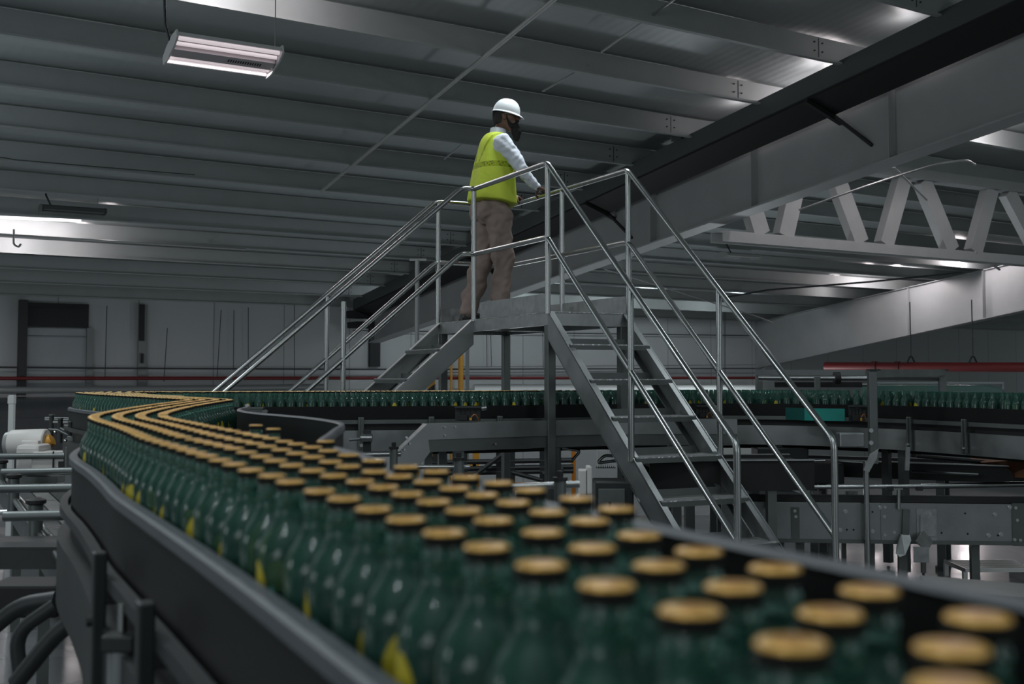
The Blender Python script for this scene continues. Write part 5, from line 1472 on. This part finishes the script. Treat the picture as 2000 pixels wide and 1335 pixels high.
# head with brow, nose, lips, ears
h0 = len(m.v)
ellipsoid(m, (0.135, 0, 1.79), (0.098, 0.076, 0.112)); ellipsoid(m, (0.168, 0, 1.725), (0.068, 0.058, 0.068))
m.tube([(0.222, 0, 1.815), (0.238, 0, 1.788), (0.252, 0, 1.768), (0.238, 0, 1.757)], [0.010, 0.013, 0.016, 0.013], 10)
ellipsoid(m, (0.240, 0.012, 1.764), (0.012, 0.009, 0.009), 10, 6); ellipsoid(m, (0.240, -0.012, 1.764), (0.012, 0.009, 0.009), 10, 6)
limb(m, [(0.212, -0.045, 1.817), (0.226, 0, 1.822), (0.212, 0.045, 1.817)], [0.011, 0.013, 0.011], 10)
limb(m, [(0.226, -0.02, 1.731), (0.236, 0, 1.733), (0.226, 0.02, 1.731)], [0.008, 0.010, 0.008], 10)
for sg in (-1, 1):
    ellipsoid(m, (0.126, sg * 0.083, 1.774), (0.021, 0.013, 0.034), 12, 8); limb(m, [(0.195, sg * 0.048, 1.782), (0.165, sg * 0.06, 1.778)], [0.016, 0.012], 10)
turn_from(m, h0)
# hands gripping the far rail (its top at z = 1.104)
RX, RZ = 0.356, 1.0835
def hand(y0, wrist, sg):
    """sg = +1: thumb on the +y side"""
    wv = V(wrist)
    ys = [y0 - sg * 0.033, y0 - sg * 0.011, y0 + sg * 0.011, y0 + sg * 0.032]
    ln = [0.82, 0.98, 1.0, 0.93]
    for y, l in zip(ys, ln):
        kn = V((RX - 0.008, y, RZ + 0.040))
        limb(m, [wv + V((0.008, (y - y0) * 0.4, 0.0)), kn], [0.017, 0.0125], 10)
        limb(m, [kn, V((RX + 0.024 * l, y, RZ + 0.026)), V((RX + 0.032, y + sg * 0.001, RZ - 0.002 - 0.006 * l)), V((RX + 0.022, y + sg * 0.002, RZ - 0.022 * l))], [0.0115, 0.0100, 0.0092, 0.0080], 10)
    tb = wv + V((0.012, sg * 0.018, -0.008))
    limb(m, [tb, V((RX - 0.030, y0 + sg * 0.050, RZ + 0.022)), V((RX - 0.030, y0 + sg * 0.062, RZ - 0.004)), V((RX - 0.014, y0 + sg * 0.060, RZ - 0.027))], [0.017, 0.0125, 0.0108, 0.0085], 10)
hand(-0.278, WRR, 1); hand(0.205, WRL, -1)
body = blob(m, 'body', 'skin', wk, 0.0058, sm=3)
# --- clothes
m = MB()
limb(m, [(0.02, -0.095, 0.92), (0.045, -0.10, 0.70), (0.062, -0.102, 0.52), (0.042, -0.098, 0.3), (0.022, -0.096, 0.075)], [0.118, 0.108, 0.094, 0.088, 0.084], 20)
limb(m, [(-0.01, 0.095, 0.92), (-0.02, 0.10, 0.70), (-0.045, 0.102, 0.53), (-0.11, 0.098, 0.3), (-0.185, 0.095, 0.095)], [0.118, 0.108, 0.092, 0.086, 0.080], 20)
loft(m, [(0.01, 0, 0.84, 0.10, 0.15, 0), (0.0, 0, 0.93, 0.135, 0.19, 0), (0.01, 0, 1.03, 0.135, 0.18, 0), (0.02, 0, 1.09, 0.128, 0.168, 0)])
ellipsoid(m, (-0.075, -0.08, 0.95), (0.085, 0.09, 0.10)); ellipsoid(m, (-0.085, 0.08, 0.95), (0.085, 0.09, 0.10))
tr_ = blob(m, 'trousers', 'trousers', wk, 0.009, 0.022, 8.5, 1, 3.1)
m = MB()
loft(m, [(0.02, 0, 1.02, 0.125, 0.165, 0), (0.02, 0, 1.2, 0.13, 0.175, 0), (0.025, 0, 1.36, 0.125, 0.18, 0), (0.025, 0, 1.48, 0.112, 0.178, 0), (0.03, 0, 1.555, 0.09, 0.15, 0), (0.04, 0, 1.605, 0.072, 0.09, 0), (0.055, 0, 1.645, 0.062, 0.066, 0.1)])
limb(m, [(0.032, -0.172, 1.52), (0.10, -0.222, 1.40), ELR, (0.235, -0.277, 1.205), (0.292, -0.282, 1.148)], [0.078, 0.070, 0.064, 0.052, 0.040], 18)
limb(m, [(0.032, 0.172, 1.52), (0.10, 0.218, 1.40), ELL, (0.235, 0.24, 1.205), (0.292, 0.218, 1.148)], [0.078, 0.070, 0.064, 0.052, 0.040], 18)
sh = blob(m, 'shirt', 'shirt_white', wk, 0.008, 0.018, 11.0, 1, 7.7)
m = MB()
loft(m, [(0.05, 0, 1.60, 0.078, 0.088, 0.1), (0.058, 0, 1.64, 0.071, 0.074, 0.12), (0.064, 0, 1.672, 0.067, 0.068, -0.15), (0.066, 0, 1.675, 0.060, 0.061, -0.15), (0.06, 0, 1.64, 0.055, 0.058, 0)])
m.build('collar', 'shirt_white', wk, smooth=60).location = (0, 0, 0)
m = MB()
loft(m, [(0.0, 0, 1.015, 0.192, 0.236, -0.13), (0.0, 0, 1.02, 0.204, 0.247, -0.13), (0.0, 0, 1.10, 0.195, 0.238, -0.08), (0.004, 0, 1.20, 0.182, 0.232, 0), (0.01, 0, 1.30, 0.165, 0.222, 0), (0.016, 0, 1.38, 0.152, 0.205, 0), (0.022, 0, 1.45, 0.140, 0.178, 0), (0.024, 0, 1.52, 0.128, 0.158, 0), (0.026, 0, 1.575, 0.112, 0.142, 0), (0.03, 0, 1.612, 0.092, 0.115, 0), (0.038, 0, 1.632, 0.078, 0.09, 0), (0.042, 0, 1.634, 0.06, 0.07, 0)], 64)
ve = m.build('safety_vest', 'vest_yellow', wk, smooth=70); ve.location = (0, 0, 0)
sub = ve.modifiers.new('sub', 'SUBSURF'); sub.levels = 1; sub.render_levels = 2
for v in ve.data.vertices:
    p = v.co; k = max(0.0, min(1.0, (1.45 - p.z) / 0.4))
    ang = math.atan2(p.y, p.x)
    f = noise.noise(V((math.cos(ang) * 2.2, math.sin(ang) * 2.2, p.z * 3.0))) * 0.018 * k + math.sin(ang * 7 + 1.0) * 0.007 * k
    rr = math.hypot(p.x, p.y)
    v.co = (p.x * (1 + f / rr), p.y * (1 + f / rr), p.z)
# shoes
for (hx, y, z0) in ((-0.02, -0.098, 0.0), (-0.225, 0.096, 0.0)):
    m = MB()
    limb(m, [(hx + 0.03, y, 0.075), (hx + 0.03, y, 0.05)], [0.048, 0.045]); limb(m, [(hx + 0.01, y, 0.040), (hx + 0.12, y, 0.036), (hx + 0.215, y - 0.008, 0.030)], [0.042, 0.044, 0.034])
    m.box((hx + 0.105, y - 0.003, 0.011), (0.28, 0.085, 0.022))
    s_ = blob(m, 'shoe', 'shoe', wk, 0.008, sm=4)
# hair, beard, eyes, hat
m = MB(); ellipsoid(m, (0.082, 0, 1.775), (0.068, 0.076, 0.078)); ellipsoid(m, (0.112, 0, 1.815), (0.085, 0.079, 0.040)); turn_from(m, 0); blob(m, 'hair', 'hair_grey', wk, 0.007, 0.002, 60, 2)
m = MB()
ellipsoid(m, (0.200, 0, 1.700), (0.050, 0.058, 0.042)); ellipsoid(m, (0.226, 0, 1.655), (0.044, 0.050, 0.055)); ellipsoid(m, (0.228, 0, 1.615), (0.034, 0.036, 0.050))
for sg in (-1, 1): limb(m, [(0.150, sg * 0.071, 1.768), (0.160, sg * 0.066, 1.728), (0.185, sg * 0.053, 1.695)], [0.006, 0.011, 0.022], 10)
limb(m, [(0.232, -0.03, 1.738), (0.245, 0, 1.747), (0.232, 0.03, 1.738)], [0.010, 0.010, 0.010], 10)
turn_from(m, 0)
blob(m, 'beard', 'beard', wk, 0.0065, 0.004, 45, 2)
for sg in (-1, 1):
    m = MB(); ellipsoid(m, (0, 0, 0), (0.012, 0.012, 0.012), 14, 10); e = m.build('eye', 'white_pipe', wk, smooth=60); e.location = turn((0.212, sg * 0.031, 1.797)); e.rotation_euler = (0, 0, math.radians(-30))
    m = MB(); ellipsoid(m, (0, 0, 0), (0.004, 0.006, 0.006), 10, 6); q = m.build('iris', 'black_rubber', None, smooth=60); q.parent = e; q.location = (0.0105, 0, 0)
hat_rot = Matrix.Rotation(math.radians(12), 3, 'Y'); hc = V((0.138, 0, 1.818))
m = MB(); vs = []; fs = []; N = 48
rows = []
for ph in (0, 8, 18, 30, 42, 54, 66, 77, 86):
    a = math.radians(ph); rows.append((0.122 * math.cos(a) ** 0.85, 0.104 * math.cos(a) ** 0.85, 0.124 * math.sin(a), 0))
full = [(0.118, 0.100, -0.006, 0)] + [(0.133, 0.114, -0.016, 1.0), (0.136, 0.117, -0.010, 1.0), (0.124, 0.106, 0.002, 0.25)] + rows
for (a_, b_, z_, vis) in full:
    for j in range(N):
        th = 2 * PI * j / N; c_, s_ = math.cos(th), math.sin(th)
        ex = max(0.0, c_) ** 2 * 0.034 * vis
        ridge = 0.006 * math.exp(-(s_ * b_ / 0.020) ** 2) if z_ > 0.03 else 0.0
        vs.append(hc + hat_rot @ V((c_ * (a_ + ex), s_ * b_, z_ + ridge - (0.010 * max(0, c_) * vis))))
for i in range(len(full) - 1):
    for j in range(N): fs.append((i * N + j, i * N + (j + 1) % N, (i + 1) * N + (j + 1) % N, (i + 1) * N + j))
fs.append(tuple(range((len(full) - 1) * N, len(full) * N))); m.add(vs, fs)
turn_from(m, 0)
hat = m.build('hard_hat', 'hat_white', wk, smooth=50); hat.location = (0, 0, 0); s2 = hat.modifiers.new('sub', 'SUBSURF'); s2.levels = 1; s2.render_levels = 1
m = MB(); m.tube([hc + hat_rot @ V((-0.11, 0.05, -0.01)), hc + V((-0.112, 0.03, -0.05)), hc + V((-0.112, -0.03, -0.05)), hc + hat_rot @ V((-0.11, -0.05, -0.01))], 0.008, 8); m.tube([hc + V((-0.112, 0, -0.05)), hc + V((-0.10, 0, -0.10)), hc + V((-0.115, 0, -0.13))], 0.006, 8)
turn_from(m, 0)
q = m.build('hat_strap', 'strap', None, smooth=60); q.parent = hat
m = MB(); m.tube([V((0.132, -0.088, 1.80)), V((0.19, -0.078, 1.795)), V((0.235, -0.05, 1.793)), V((0.250, 0, 1.795)), V((0.235, 0.05, 1.793)), V((0.19, 0.078, 1.795)), V((0.132, 0.088, 1.80))], 0.003, 6)
turn_from(m, 0)
g = m.build('safety_glasses', 'wire_pale', wk, smooth=60); g.location = (0, 0, 0)

# ================================================================== LIGHT AND CAMERA
def area(loc, size, power, color=(1, 1, 1), rot=(0, 0, 0), sy=None, spread=None):
    l = bpy.data.lights.new('lamp_or_fill_area', 'AREA'); l.shape = 'RECTANGLE'; l.size = size; l.size_y = sy or size; l.energy = power; l.color = color
    if spread: l.spread = math.radians(spread)
    o = bpy.data.objects.new('lamp_or_fill_area', l); COL.objects.link(o); o.location = loc; o.rotation_euler = rot; return o
def point_light(loc, power, r=0.15, color=(1, 1, 1)):
    l = bpy.data.lights.new('lamp_or_fill_bulb', 'POINT'); l.energy = power; l.shadow_soft_size = r; l.color = color
    o = bpy.data.objects.new('lamp_or_fill_bulb', l); COL.objects.link(o); o.location = loc; return o
warm = (1.0, 0.90, 0.92)
cool = (0.88, 0.97, 1.0)
# the lit lamp in view shines down
area(lc - EZ * 0.09, 1.15, 30, warm, (0, 0, math.radians(31)), 0.42)
# lamp rows over the near part of the hall (behind and above the frame)
for (x, y, z, p) in ((-4.2, 6.2, 3.5, 90), (-1.0, 1.0, 3.3, 25), (3.0, 2.5, 3.6, 25), (-7.5, 11.0, 3.4, 50)):
    area(V((x, y, ZC + z)), 1.2, p, cool, (0, 0, math.radians(31)), 0.4)
for (x, y, z, p) in ((-2.6, 2.2, 3.2, 16), (-1.4, -1.2, 3.0, 14), (1.4, 0.6, 3.2, 12), (0.4, 3.2, 3.3, 12), (-3.6, 4.2, 3.3, 16)):  # added thin lights, unseen, that put glints on the bottles
    area(V((x, y, ZC + z)), 1.2, p, cool, (0, 0, math.radians(31)), 0.08)
# added soft fill lights, unseen, that raise the hall's general brightness
for (x, y, z, p) in ((-7.0, -9.0, 2.2, 400), (12.0, -5.0, 2.2, 330), (-24.0, 8.0, 2.5, 600), (-16.0, -14.0, 2.0, 350)):
    point_light((x, y, ZC + z), p, 2.2, cool)
# added unseen uplights standing in for light bounced onto the roof
for (x, y, p) in ((-13.0, 13.0, 420), (-4.0, -4.0, 300), (5.0, -4.0, 260), (16.0, 15.0, 300), (-20.0, 26.0, 300)):
    area((x, y, ZC + 2.2), 5.0, p, cool, (PI, 0, 0))
# added unseen fill over the lower hall floor, brightening the wall's foot
point_light((6.0, 30.0, -0.6), 280, 0.6, cool); point_light((0.0, 27.0, -1.0), 120, 0.6, cool); point_light((-9.0, 25.0, -0.6), 60, 0.6, cool)
# fluorescent lamps and added bulbs tucked between the purlins
def bay(u, v, k, up=0.16, back=0.75):
    '''point between purlin rows k+1 and k, above their undersides, under pixel column u'''
    yb = YB - SPC * k - back
    r = ray(u, v); q = yb / (r.x * E2.x + r.y * E2.y)
    return V((r.x * q, r.y * q, hb(yb) + up))
point_light(bay(440, 0, 11), 42, 0.12, warm)
point_light(bay(610, 20, 11), 8, 0.12, warm)
ql = E2 * 0.80 - EZ * 0.40 + E1 * 0.05
area((sa + sb) / 2 - EZ * 0.10 + E2 * 0.12, 2.4, 22, warm, V(ql).to_track_quat('-Z', 'Y').to_euler(), 0.12)
for u, p in ((-60, 46), (50, 46), (160, 14)): point_light(bay(u, 470, 3, 0.14, 1.0), p, 0.15, warm)  # added hidden bulbs spreading the strip lamp's glow to the next purlin
point_light(bay(215, 440, 4, 0.14, 1.0), 8, 0.15, warm)  # added too, stretches the glow along the purlin
# added hidden lights between the purlins, brightening the back wall
for u, p in ((860, 70), (1060, 80), (1260, 80), (1440, 60)):
    point_light(bay(u, 600, 1, 0.12, 1.75), p * 0.7, 0.15, cool)
# added hidden lights on the camera side that brighten the lattice truss
for u in (1640, 1800, 1960): point_light(bay(u, 200, 11), 45, 0.15, warm)
area(V((3.3, 9.0, ZC + 3.9)), 1.2, 22, cool, (0, 0, math.radians(31)), 0.4)  # added unseen light for the bottles and machinery at the right
# added light above the frame, brightening platform, worker and far bottles
area(V((0.4, 10.0, ZC + 3.75)), 1.2, 60, cool, (0, 0, math.radians(31)), 0.4)
point_light(bay(1700, 530, 4), 22, 0.15, warm); point_light(bay(1635, 560, 3), 16, 0.15, warm)
for t_ in (1.2, 4.0):
    q = top2(t_) - GN * 1.5; point_light(q + EZ * 0.22, 110, 0.15, warm)
# lamps on top of the cable trunking
for t_ in (-7.1, -5.0, -3.0):
    point_light(top1(t_) - GN * 0.40 + EZ * 0.2, 7, 0.2, warm)
w = bpy.data.worlds.new('hall_air'); sc.world = w; w.use_nodes = True
bg = w.node_tree.nodes['Background']; bg.inputs[0].default_value = (0.80, 0.93, 0.95, 1); bg.inputs[1].default_value = 0.2

cam = bpy.data.cameras.new('camera'); co = bpy.data.objects.new('camera', cam); COL.objects.link(co)
co.location = (0, 0, ZC); co.rotation_euler = (PI / 2 + PITCH, 0, 0)
cam.sensor_fit = 'HORIZONTAL'; cam.sensor_width = 36.0; cam.lens = F / 2000 * 36.0
cam.shift_y = -(667.5 - PPV) / 2000.0
cam.clip_start = 0.02; cam.clip_end = 300
cam.dof.use_dof = True; cam.dof.focus_distance = 9.4; cam.dof.aperture_fstop = 4.9
sc.camera = co
sc.view_settings.view_transform = 'Standard'; sc.view_settings.look = 'None'; sc.view_settings.gamma = 1.0; sc.view_settings.use_curve_mapping = False
sc.view_settings.exposure = 0.0
sc.cycles.use_denoising = True
sc.cycles.max_bounces = 10; sc.cycles.transmission_bounces = 10; sc.cycles.glossy_bounces = 4; sc.cycles.diffuse_bounces = 3
sc.cycles.caustics_reflective = False; sc.cycles.caustics_refractive = False
sc.cycles.sample_clamp_indirect = 4.0
